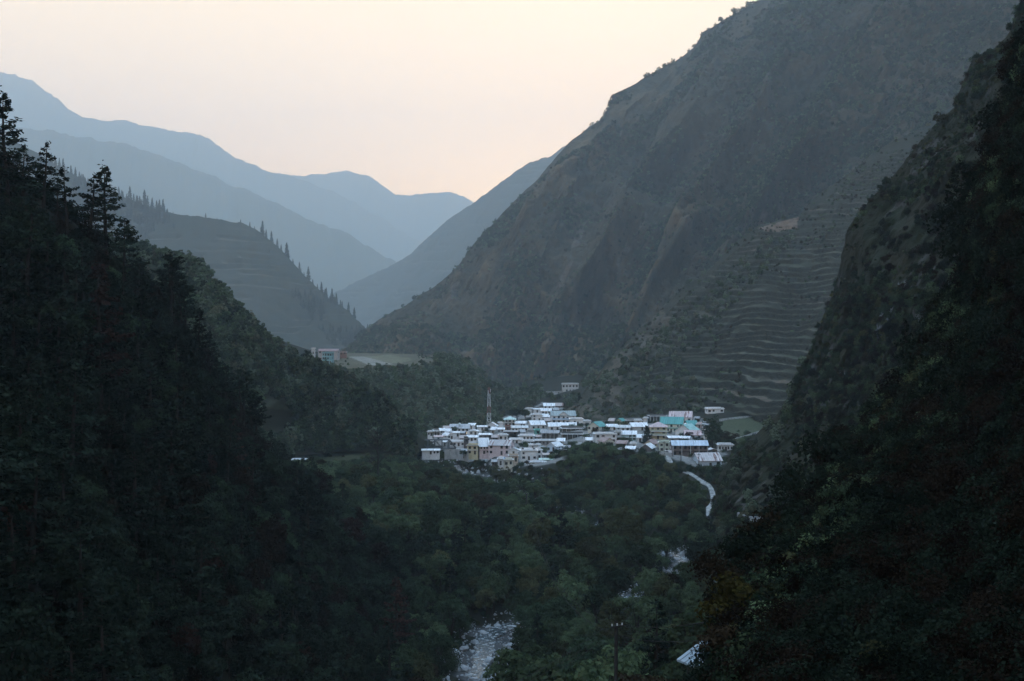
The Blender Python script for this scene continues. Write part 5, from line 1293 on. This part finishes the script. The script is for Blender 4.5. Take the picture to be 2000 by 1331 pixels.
 ('white house with rust-streaked tin roof at the foot of the dark hillside', 1357, 1410, 914, 900, 885, 'gx', dict(wall=BLUEW, roof=(0.60, 0.55, 0.54), rk='rust', rot=10, nw=3, dep=10, found=5, seams=12)),
 ('small dormer hut with tin gable roof behind the rust-streaked roof', 1385, 1400, 888, 881, 877, 'gy', dict(wall=(0.14, 0.13, 0.13), nw=1, dep=5)),
 ('long white building with upright stripes at the foot of the dark hillside', 1404, 1432, 882, 870, 866, 'flat', dict(nw=5, dep=6, roof=TIN)),
 ('long white single-storey house above the green terrace field', 1377, 1441, 803, 793, 789, 'flat', dict(nw=7, dep=7, roof=PALE, d=812)),
 ('white two-storey house with brick end below the long single-storey house', 1381, 1413, 816, 799, 796, 'flat', dict(nw=4, st=2, dep=7, d=780)),
 ('pale two-storey house alone up the side valley beyond the village', 1098, 1130, 767, 751, 746, 'flat', dict(nw=5, st=2, dep=8, roof=PALE, wall=PALE, d=985)),
 ('small ruined white hut among the trees of the wooded knoll', 1262, 1278, 998, 989, 986, 'shed', dict(nw=1, dep=3, wall=PALE, d=540, found=3)),
 ('small white-roofed farm shed on the field beside the near wooded slope', 571, 596, 908, 904, 902, 'gx', dict(nw=2, dep=5, d=585)),
 ('red-brown roofed cowshed at the foot of the wooded hill', 684, 712, 874, 869, 866, 'gx', dict(roof=(0.30, 0.13, 0.10), wall=(0.15, 0.12, 0.11), nw=3, dep=5, d=640)),
 ('turquoise three-storey block on the plateau edge', 630, 648, 711, 690, 688, 'flat', dict(wall=(0.20, 0.34, 0.36), roof=(0.17, 0.32, 0.34), nw=4, st=3, dep=9, d=880, band=(0.30, 0.55, 0.56))),
 ('long plateau house with red roof behind the turquoise block', 622, 660, 692, 686, 682, 'gx', dict(roof=(0.22, 0.13, 0.125), wall=(0.36, 0.34, 0.33), nw=5, dep=10, d=1040, found=6)),
 ('white watch tower at the end of the red-roofed plateau house', 608, 615, 692, 681, 679, 'flat', dict(wall=(0.45, 0.46, 0.47), nw=1, st=2, dep=4, d=1040, found=6)),
 ('low long shed with white roof edge right of the red-roofed plateau house', 650, 676, 693, 689, 687, 'flat', dict(wall=(0.2, 0.12, 0.1), nw=4, dep=7, d=1100, found=6)),
]
random.seed(3)
for lab, u0, u1, vb, ve, vr, typ, o in HS:
    nm = 'shed' if any(k in lab.split()[:9] for k in ('shed', 'lean-to', 'cowshed', 'stall')) else 'hut' if 'hut' in lab.split() else 'house'
    house(nm, lab, u0, u1, vb, ve, vr, typ, cat={'shed': 'shed', 'hut': 'hut', 'house': 'house'}[nm], **o)
# ------------------------------------------------------------------ bridge, mast, poles, vehicles and small village things
M['steel'] = plain('dark_steel', (0.10, 0.11, 0.115), 0.6, 0.2, 0.5, metal=0.3)
M['red'] = plain('red_paint', (0.26, 0.09, 0.08), 0.7, 0.15, 0.5)
M['whitep'] = plain('white_paint', (0.7, 0.7, 0.7), 0.7, 0.15, 0.5)
M['pole'] = plain('weathered_pole', (0.045, 0.04, 0.036), 0.95, 0.3, 2.0, spec=0.1)
M['tyre'] = plain('tyre_rubber', (0.02, 0.02, 0.02), 0.9, 0.1, 1.0)
def empty(name, loc, label, cat, rz=0, group=None):
    e = bpy.data.objects.new(name, None); COL.objects.link(e); e.location = loc; e.rotation_euler = (0, 0, rz)
    return tag(e, label, cat, group)
def bar(name, a, b, r, mat, parent, sides=5):
    v, f = tube([a, (np.array(a) + np.array(b)) / 2, b], [r, r, r], sides)
    n = len(v); f = [tuple(q) for q in f] + [tuple(range(sides))[::-1], tuple(range(n - sides, n))]
    me = bpy.data.meshes.new(name); me.from_pydata([tuple(p) for p in v], [], f); me.materials.append(mat)
    o = bpy.data.objects.new(name, me); COL.objects.link(o); o.parent = parent
    return o
# truss bridge
x0, y0_, z0_ = P(806, 877, 690); x1 = P(892, 877, 690)[0]; hgt_ = 4.3
br = empty('truss_bridge', (x0, y0_, z0_), 'dark steel truss bridge crossing the river into the village', 'bridge')
Lb = x1 - x0
part('deck', boxmesh('deck', 0, Lb, 0, 4.6, -0.35, 0.0), M['concrete'], br)
xs = np.linspace(0.4, Lb - 0.4, 7)
for yy in (-0.15, 4.75):
    bar('bottom_chord', (xs[0], yy, 0.1), (xs[-1], yy, 0.1), 0.22, M['steel'], br)
    bar('top_chord', (xs[1], yy, hgt_), (xs[-2], yy, hgt_), 0.22, M['steel'], br)
    for i, a in enumerate(xs):
        if 0 < i < 6: bar('post', (a, yy, 0.1), (a, yy, hgt_), 0.14, M['steel'], br)
        if i < 6:
            z1_, z2_ = (0.1, hgt_) if i in (0, 2, 4) else (hgt_, 0.1)
            bar('diagonal', (a, yy, z1_), (xs[i + 1], yy, z2_), 0.16 if 0 < i < 5 else 0.22, M['steel'], br)
    bar('railing', (xs[0], yy, 1.1), (xs[-1], yy, 1.1), 0.07, M['steel'], br)
for a in xs[1:-1]: bar('cross_beam', (a, -0.15, hgt_), (a, 4.75, hgt_), 0.1, M['steel'], br)
part('abutment', boxmesh('abutment', -3.5, 0.0, -0.6, 5.2, -9, -0.02), M['concrete'], br, (Lb + 3.5, 0, 0))
# mast
mx, my, _ = P(955, 832, 802); mz = gh(mx, my)
ms = empty('radio_mast', (mx, my, mz), 'tall red and white banded lattice mast behind the village', 'mast')
topz = P(955, 757, 802)[2] - mz
secs = np.linspace(0, topz, 8); wd = lambda z: 1.25 - 0.75 * z / topz
for i in range(7):
    z1_, z2_ = secs[i], secs[i + 1]; m_ = M['red'] if i in (3, 6) else M['whitep']
    a, b = wd(z1_), wd(z2_)
    C1 = [(sx * a, sy * a, z1_) for sx, sy in ((-1, -1), (1, -1), (1, 1), (-1, 1))]; C2 = [(sx * b, sy * b, z2_) for sx, sy in ((-1, -1), (1, -1), (1, 1), (-1, 1))]
    parts = []
    for k in range(4):
        bar('leg', C1[k], C2[k], 0.13, m_, ms, 4)
        parts += [tube([C1[k], C2[(k + 1) % 4]], [0.08, 0.08], 3), tube([C1[(k + 1) % 4], C2[k]], [0.08, 0.08], 3), tube([C2[k], C2[(k + 1) % 4]], [0.08, 0.08], 3)]
    o = link('bracing', mesh_from('bracing', *join(parts)), m_, ms); o['kind'] = 'stuff'
for z_, az in ((topz * 0.93, 0.3), (topz * 0.86, 2.2), (topz * 0.9, 4.1)):
    part('antenna', boxmesh('antenna', 0.7, 0.95, -0.15, 0.15, -0.9, 0.9), M['whitep'], ms, (0, 0, z_), az)
# utility poles
def upole(u, vt, d, label, arm=1.6, r=0.14, base=None, rz=0.0):
    x, y, zt = P(u, vt, d); zb = gh(x, y) - 0.4
    e = empty('utility_pole', (x, y, zb), label, 'pole', rz)
    h = zt - zb; v, f = tube([(0, 0, 0), (0, 0, h * .5), (0.03, 0, h)], [r * 1.25, r * 1.1, r], 7)
    link('post', mesh_from('post', v, f, True), M['pole'], e)
    c = part('crossarm', boxmesh('crossarm', -arm / 2, arm / 2, -r * 0.5, r * 0.5, h - 0.55, h - 0.4), M['pole'], e, (0, -r * 1.2, 0))
    for k in (-1, 0, 1): part('insulator', boxmesh('insulator', -0.05, 0.05, -0.05, 0.05, h - 0.4, h - 0.2), M['trim'], c, (k * arm * 0.44, 0, 0))
    return (x, y, zt - 0.25)
def wire(label, a, b, sag, r, off=(0, 0, 0)):
    a, b = np.array(a) + off, np.array(b) + off; t = np.linspace(0, 1, 24)[:, None]
    p = a * (1 - t) + b * t; p[:, 2] -= sag * 4 * t[:, 0] * (1 - t[:, 0])
    v, f = tube(p, np.full(24, r), 4)
    return tag(link('power_line', mesh_from('power_line', v, f, True), M['pole']), label, 'wire', None)
pA = upole(1203, 1213, 130, 'dark wooden utility pole with a crossarm standing below the viewpoint', 1.25, 0.17, rz=0.5)
pB = upole(1028, 962, 455, 'slim utility pole half hidden in the wood above the river', 1.4, 0.2)
pC = upole(1330, 886, 556, 'utility pole beside the bend of the pale village road', 1.2, 0.13)
pD = upole(1365, 886, 545, 'utility pole in front of the house with rust-streaked roof', 1.2, 0.13)
pE = upole(1297, 862, 590, 'utility pole at the pale green box house', 1.2, 0.12)
pF = upole(1445, 1214, 82, 'utility pole hidden among the bushes of the near bank', 1.2, 0.12)
M['wire'] = M['pole']
for k, w in ((-0.5, 'upper strand'), (0.0, 'middle strand'), (0.5, 'lower strand')):
    wire('thin power line from the near utility pole down to the gorge, ' + w, pA, P(820, 1420, 95), 1.0, 0.018, (0.0, 0, k))
for k, w in ((-0.6, 'lower strand'), (0.6, 'upper strand')):
    wire('power line from the pole in the wood down to the near bank, ' + w, pB, pF, 14, 0.035, (0, 0, k))
    wire('power line from the village to the pole in the wood, ' + w, P(985, 898, 640), pB, 2.0, 0.05, (0, 0, k * .6))
    wire('power line along the village road between two poles, ' + w, pC, pD, 0.8, 0.03, (0, 0, k * .5))
    wire('power line from the box house to the road bend, ' + w, pE, pC, 0.8, 0.03, (0, 0, k * .5))
# vehicles
def car(loc, rz, label, c, cat='car', L=3.9, W=1.65, Hh=1.45, glass=(0.32, 0.95), group=None, name='parked_car'):
    e = empty(name, loc, label, cat, rz, group); m_ = colmat(c)
    if cat == 'car':
        prof = [(-L / 2, 0.35), (-L / 2, 0.8), (-L * 0.27, 0.9), (L * 0.40, 0.9), (L / 2, 0.82), (L / 2, 0.35)]
        cab = [(-L * 0.30, 0.86), (-L * 0.14, Hh), (L * 0.30, Hh), (L * 0.44, 0.86)]
    else:
        prof = [(-L / 2, 0.45), (-L / 2, 1.3), (L / 2, 1.3), (L / 2, 0.45)]
        cab = [(-L / 2 + 0.05, 1.28), (-L / 2 + 0.2, Hh), (L / 2 - 0.02, Hh), (L / 2 - 0.02, 1.28)]
    part('body', pyd('body', *prism(prof, -W / 2, W / 2)), m_, e)
    cb = part('cabin', pyd('cabin', *prism(cab, -W / 2 + 0.1, W / 2 - 0.1)), m_, e)
    cx = [p[0] for p in cab]; zt = Hh - 0.2 if cat == 'car' else Hh - 0.35; zb_ = 0.95 if cat == 'car' else 1.5
    for sy in (-1, 1):
        part('side_window', boxmesh('side_window', min(cx) + L * 0.11, max(cx) - L * 0.11, -0.01, 0.01, zb_, zt), M['pane'], cb, (0, sy * (W / 2 - 0.095), 0))
    part('windscreen', pyd('windscreen', [(cab[0][0] - 0.01, -W / 2 + 0.22, cab[0][1] + 0.08), (cab[0][0] - 0.01, W / 2 - 0.22, cab[0][1] + 0.08), (cab[1][0] - 0.03, W / 2 - 0.22, Hh - 0.06), (cab[1][0] - 0.03, -W / 2 + 0.22, Hh - 0.06)], [(0, 1, 2, 3)]), M['pane'], cb)
    for sx in (-0.31, 0.31):
        for sy in (-1, 1):
            v, f = tube([(sx * L, sy * (W / 2 - 0.12), 0.32), (sx * L, sy * (W / 2 + 0.0), 0.32), (sx * L, sy * (W / 2 + 0.04), 0.32)], [0.33, 0.33, 0.2], 10)
            link('wheel', mesh_from('wheel', v, f), M['tyre'], e)
    for sy in (-1, 1): part('headlight', boxmesh('headlight', -L / 2 - 0.03, -L / 2 + 0.03, -0.16, 0.16, 0.62, 0.76), M['trim'], e, (0, sy * W * 0.34, 0))
    return e
def on_ground(u, v): 
    d = depth_at(u, v); x, y, _ = P(u, v, d); return (x, y, gh(x, y) + 0.12)
CARW = (0.62, 0.63, 0.64)
car(on_ground(1095, 881), 1.2, 'white car parked nearest the bluish gabled house', CARW)
car(on_ground(1101, 879), 1.3, 'silver-grey car parked in the middle of the village car park', (0.42, 0.43, 0.45))
car(on_ground(1107, 876), 1.35, 'white car parked last in line beside the wooded knoll', CARW)
car(on_ground(1106, 888), 1.9, 'white car parked alone on the lower side of the car park', CARW)
car(on_ground(888, 874), 0.1, 'white bus with dark windows standing at the bridge end', CARW, 'bus', 7.5, 2.3, 2.7, name='parked_bus')
car(on_ground(902, 876), 0.05, 'white minibus standing ahead of the bus at the bridge end', (0.5, 0.53, 0.56), 'bus', 5.4, 2.1, 2.4, name='parked_bus')
car(on_ground(862, 894), 0.15, 'white van parked on the riverside track under the bridge', CARW, 'van', 4.8, 1.9, 2.2, name='parked_van')
# water tanks
def tank(u, v, d, r, h, c, label):
    x, y, z = P(u, v, d); e = empty('water_tank', (x, y, z), label, 'water tank')
    v_, f_ = tube([(0, 0, 0), (0, 0, h * 0.75), (0, 0, h * 0.9), (0, 0, h)], [r, r, r * 0.6, r * 0.25], 12)
    link('tank_body', mesh_from('tank_body', v_, f_, True), colmat(c), e)
    part('lid', boxmesh('lid', -r * 0.28, r * 0.28, -r * 0.28, r * 0.28, h, h + 0.1), colmat(c), e)
house('shed', 'low whitewashed shed row beneath the truss bridge', 824, 858, 888, 883, 880, 'gx', nw=5, dep=5, d=674, cat='shed')
tank(1021, 880.3, 650, 0.6, 1.2, (0.02, 0.02, 0.022), 'black water tank on the big white house, the one over its wall end')
tank(1043, 880.3, 650, 0.6, 1.2, (0.02, 0.02, 0.022), 'black water tank on the big white house, the one beside the side block')
tank(985.5, 898.6, 636, 0.55, 1.1, (0.05, 0.22, 0.45), 'blue water tank on the roof of the cream house')
tank(898, 831, 762, 0.7, 1.3, (0.55, 0.6, 0.6), 'pale water tank above the long grey-roofed house')
# walls
def wall_run(label, pts_, h, th=0.5, mat=None, name='retaining_wall'):
    W_ = []
    for q in pts_:
        u, v = q[:2]; d = q[2] if len(q) > 2 else depth_at(u, v); x, y, z = P(u, v, d); W_.append((x, y, z))
    W_ = crom(np.array(W_), 24) if len(W_) > 2 else np.array([np.array(W_[0]) * (1 - t) + np.array(W_[1]) * t for t in np.linspace(0, 1, 12)])
    n = len(W_); v = []
    for p in W_:
        v += [(p[0], p[1], p[2] - 2.5), (p[0], p[1], p[2] + h), (p[0], p[1] + th, p[2] + h), (p[0], p[1] + th, p[2] - 2.5)]
    f = [(i * 4 + a, (i + 1) * 4 + a, (i + 1) * 4 + (a + 1) % 4, i * 4 + (a + 1) % 4) for i in range(n - 1) for a in range(3)] + [(0, 1, 2, 3), (n * 4 - 1, n * 4 - 2, n * 4 - 3, n * 4 - 4)]
    return tag(link(name, pyd(name, v, f), mat or M['concrete']), label, 'wall')
wall_run('white retaining wall below the village car park', [(1078, 902), (1092, 901), (1107, 897)], 1.6)
wall_run('low pale wall across the gravel river bed below the village', [(938, 945, 608), (975, 944, 604), (1006, 941, 606)], 1.3)
wall_run('grey stone wall around the yard of the lone side-valley house', [(1066, 769, 975), (1082, 769, 972), (1100, 768, 972)], 1.5, mat=M['stone'])
wall_run('long field wall across the foot of the green terrace field', [(1410, 866, 640), (1450, 856, 668), (1500, 840, 705)], 0.9, mat=M['stone'])
wall_run('long dry-stone wall above the green terrace field', [(1405, 822, 752), (1450, 817, 762), (1500, 813, 770)], 0.9, mat=M['stone'])
wall_run('pale bridge-side embankment wall at the river edge', [(868, 888, 668), (892, 887, 662), (915, 893, 655)], 2.0)
wall_run('white wall along the top of the village road', [(1284, 893, 590), (1300, 894, 575), (1312, 897, 568)], 2.2)
pp = [surf(IG, u, v) for u, v in ((1438, 1008), (1466, 1010), (1500, 1014), (1526, 1018))]
v = []
for p in crom(np.array(pp), 20): v += [(p[0] - 0.6, p[1] - 0.8, p[2] - 2.0), (p[0] - 0.6, p[1] - 0.8, p[2] + 0.9), (p[0] - 0.1, p[1] - 0.2, p[2] + 0.9), (p[0] - 0.1, p[1] - 0.2, p[2] - 2.0)]
f = [(i * 4 + a, (i + 1) * 4 + a, (i + 1) * 4 + (a + 1) % 4, i * 4 + (a + 1) % 4) for i in range(19) for a in range(3)] + [(0, 1, 2, 3), (79, 78, 77, 76)]
tag(link('road_parapet', pyd('road_parapet', v, f), M['stone']), 'pale stone parapet of the road cut into the dark hillside', 'wall')
# lamps that are lit
M['glow'], gn, gb = mat_new('lamp_glow'); gb.inputs['Emission Color'].default_value = (1.0, 0.72, 0.42, 1); gb.inputs['Emission Strength'].default_value = 3.0
for u, v, d, lab in ((911, 846, 748, 'small lit lamp over the sheds behind the bridge'), (985.5, 870.5, 664, 'small lit lamp under the eaves of the long pink house')):
    e = empty('street_lamp', P(u, v, d), lab, 'lamp')
    bm = bmesh.new(); bmesh.ops.create_icosphere(bm, subdivisions=1, radius=0.22); me = bpy.data.meshes.new('bulb'); bm.to_mesh(me); bm.free()
    link('bulb', me, M['glow'], e); part('bracket', boxmesh('bracket', -0.05, 0.05, 0.1, 1.6, 0.18, 0.26), M['dark'], e)
# village trees
def vtree(u, vb, vt, meshes, H, label, mat=None, wide=1.0, name='broadleaf_tree', d=None):
    d = depth_at(u, vb) if d is None else d
    x, y, z = P(u, vb, d); s = (vb - vt) / F * d / H
    return plant(name, *meshes, (x, y, z), s * wide, u, label, 'tree', None, mat, sz=s)
DENSE = conifer(390, H=8, R=3.2, first=0.02, n=90, per=40, leaf=0.5, power=0.9, gaps=0.0)
vtree(1265, 869, 833, DENSE, 8, 'dense dark pointed conifer beside the yellow three-storey house', name='conifer_tree', wide=1.05)
TALL = broadleaf(391, R=3.4, H=14, clumps=60, per=60, leaf=0.45, low=0.12, mat='deep')
vtree(1392, 884, 811, TALL, 14, 'big dark tree towering over the veranda building', wide=1.15)
for u, vb, vt, k, m_, w_, lab in [(1010, 824, 796, 1, 'deep', 1.5, 'round dark tree nearest the tall mint-roofed house'), (1026, 822, 800, 3, 'green', 1.3, 'round green tree beside the two-tier white house'), (1000, 822, 802, 2, 'deep', 1.3, 'small dark tree right of the mast'), (887, 846, 834, 4, 'green', 1.4, 'bushy green tree before the long grey-roofed house'), (1346, 862, 842, 5, 'rust', 1.3, 'reddish bare-looking tree under the mossy rose roof'), (1415, 872, 842, 0, 'brown', 1.4, 'brownish open tree beside the big dark tree'), (1435, 868, 845, 2, 'brown', 1.3, 'second brownish tree at the edge of the green terrace field'), (1330, 862, 852, 4, 'rust', 1.3, 'low reddish tree before the white gabled house with pale teal roof'), (963, 856, 847, 1, 'green', 1.3, 'green bushy tree above the rounded white sheet roof'), (1062, 890, 874, 3, 'green', 1.2, 'green tree between the big white house and the car park'), (1145, 862, 846, 5, 'green', 1.5, 'bushy tree beside the lower dark shop row'), (1345, 907, 893, 2, 'olive', 1.2, 'small olive tree below the veranda building'), (968, 968, 905, 2, 'olive', 0.62, 'tall airy tree standing before the lower village edge'), (988, 966, 912, 0, 'olive', 0.62, 'second airy tree standing before the lower village edge'), (905, 893, 880, 4, 'deep', 1.4, 'dark tree beneath the yellow flat-roofed house'), (1028, 880, 866, 3, 'green', 0.9, 'green tree between the white low houses')]:
    vtree(u, vb, vt, BROAD[k], [8, 7.5, 9, 8.5, 7, 8.2][k], lab, m_, w_, d=595 if vb > 950 else None)
p_ = np.array([on_ground(u, v) for u, v in zip(RNG.uniform(830, 1420, 1500), RNG.uniform(815, 915, 1500))])
pu, pv = PX(p_); ok = inpoly(pu, pv, VILLAGE) & (vnoise(p_[:, 0] / 9, p_[:, 1] / 9, 161) > 0.47)
for lab, u0, u1, vb, *_ in HS:
    ok &= ~((pu > u0 - 3) & (pu < u1 + 3) & (pv > vb - 9) & (pv < vb + 1.5))
mass('undergrowth', SRC_SHRUB, p_[ok], RNG.uniform(0.6, 1.7, ok.sum()))
# lean-tos and stores that crowd between the houses
used_ = [(u0, u1, vb) for _, u0, u1, vb, *_r in HS]; seen_ = set(); made = 0
for lab, u0, u1, vb, *_ in HS:
    if not (840 < u0 and u1 < 1425 and vb < 912) or made > 44: continue
    short = lab
    for k in (' with ', ' at ', ' in ', ' behind ', ' below ', ' beside ', ' above ', ' under ', ' left ', ' right ', ' of ', ' joined ', ' against ', ' by ', ' among ', ' between ', ' stepping ', ' peeping ', ' standing ', ' alone ', ' on ', ' just ', ' near ', ', ', ' nearest ', ' second ', ' highest ', ' lower ', ' lowest '): short = short.split(k)[0]
    for sgn in (1, -1):
        w_ = random.uniform(9, 15); a0 = u1 + 1.5 if sgn > 0 else u0 - 1.5 - w_; a1 = a0 + w_; vb2 = vb + random.uniform(0, 2)
        if any(a1 > q0 and a0 < q1 and abs(vb2 - q2) < 6.5 for q0, q1, q2 in used_): continue
        key = ('tin lean-to', 'stone store', 'whitewashed outhouse', 'plank shed')[made % 4]
        l2 = 'small ' + key + (' just past' if sgn > 0 else ' just before') + ' the ' + short
        if l2 in seen_: continue
        seen_.add(l2); used_.append((a0, a1, vb2)); made += 1
        house('shed', l2, a0, a1, vb2, vb2 - random.uniform(7, 9), vb2 - 12, ('shed', 'gx', 'flat', 'gx')[made % 4], wall=((0.45, 0.46, 0.46), (0.2, 0.195, 0.19), WHITE, (0.13, 0.11, 0.1))[made % 4], roof=(TIN, SLATE, PALE, (0.5, 0.44, 0.42))[(made * 3) % 4], nw=random.choice((0, 1, 2)), dep=random.uniform(3, 5), cat='shed', rk=('roof', 'rust')[made % 2], side=0, rot=random.uniform(-20, 20))
        break
# near house under the bank
house('house', 'stone house with blue-white sheet roof tucked under the near bank', 1356, 1510, 1365, 1318, 1276, 'gy', wall=(0.05, 0.048, 0.045), roof=(0.30, 0.36, 0.40), rot=24, dep=4.5, st=1, nw=0, side=0, seams=8, d=92, found=4, over=0.5)
# ------------------------------------------------------------------ haze: even pale air from below the ground to over the highest crest
hz, hnt, hb = mat_new('haze_air')
hnt.nodes.remove(hb)
vol = hnt.nodes.new('ShaderNodeVolumePrincipled')
vol.inputs['Color'].default_value = (0.80, 0.93, 1.0, 1)
vol.inputs['Density'].default_value = 0.00011
vol.inputs['Anisotropy'].default_value = 0.35
hnt.links.new(vol.outputs[0], hnt.nodes['Material Output'].inputs['Volume'])
x0, x1, y0, y1, z0, z1 = -12500, 12500, -3500, 19300, 3.5, 3200
hv_ = [(x0, y0, z0), (x1, y0, z0), (x1, y1, z0), (x0, y1, z0), (x0, y0, z1), (x1, y0, z1), (x1, y1, z1), (x0, y1, z1)]
hm = mesh_from('haze', hv_, [(3, 2, 1, 0), (4, 5, 6, 7), (0, 1, 5, 4), (1, 2, 6, 5), (2, 3, 7, 6), (3, 0, 4, 7)])
tag(link('haze', hm, hz), kind='stuff')
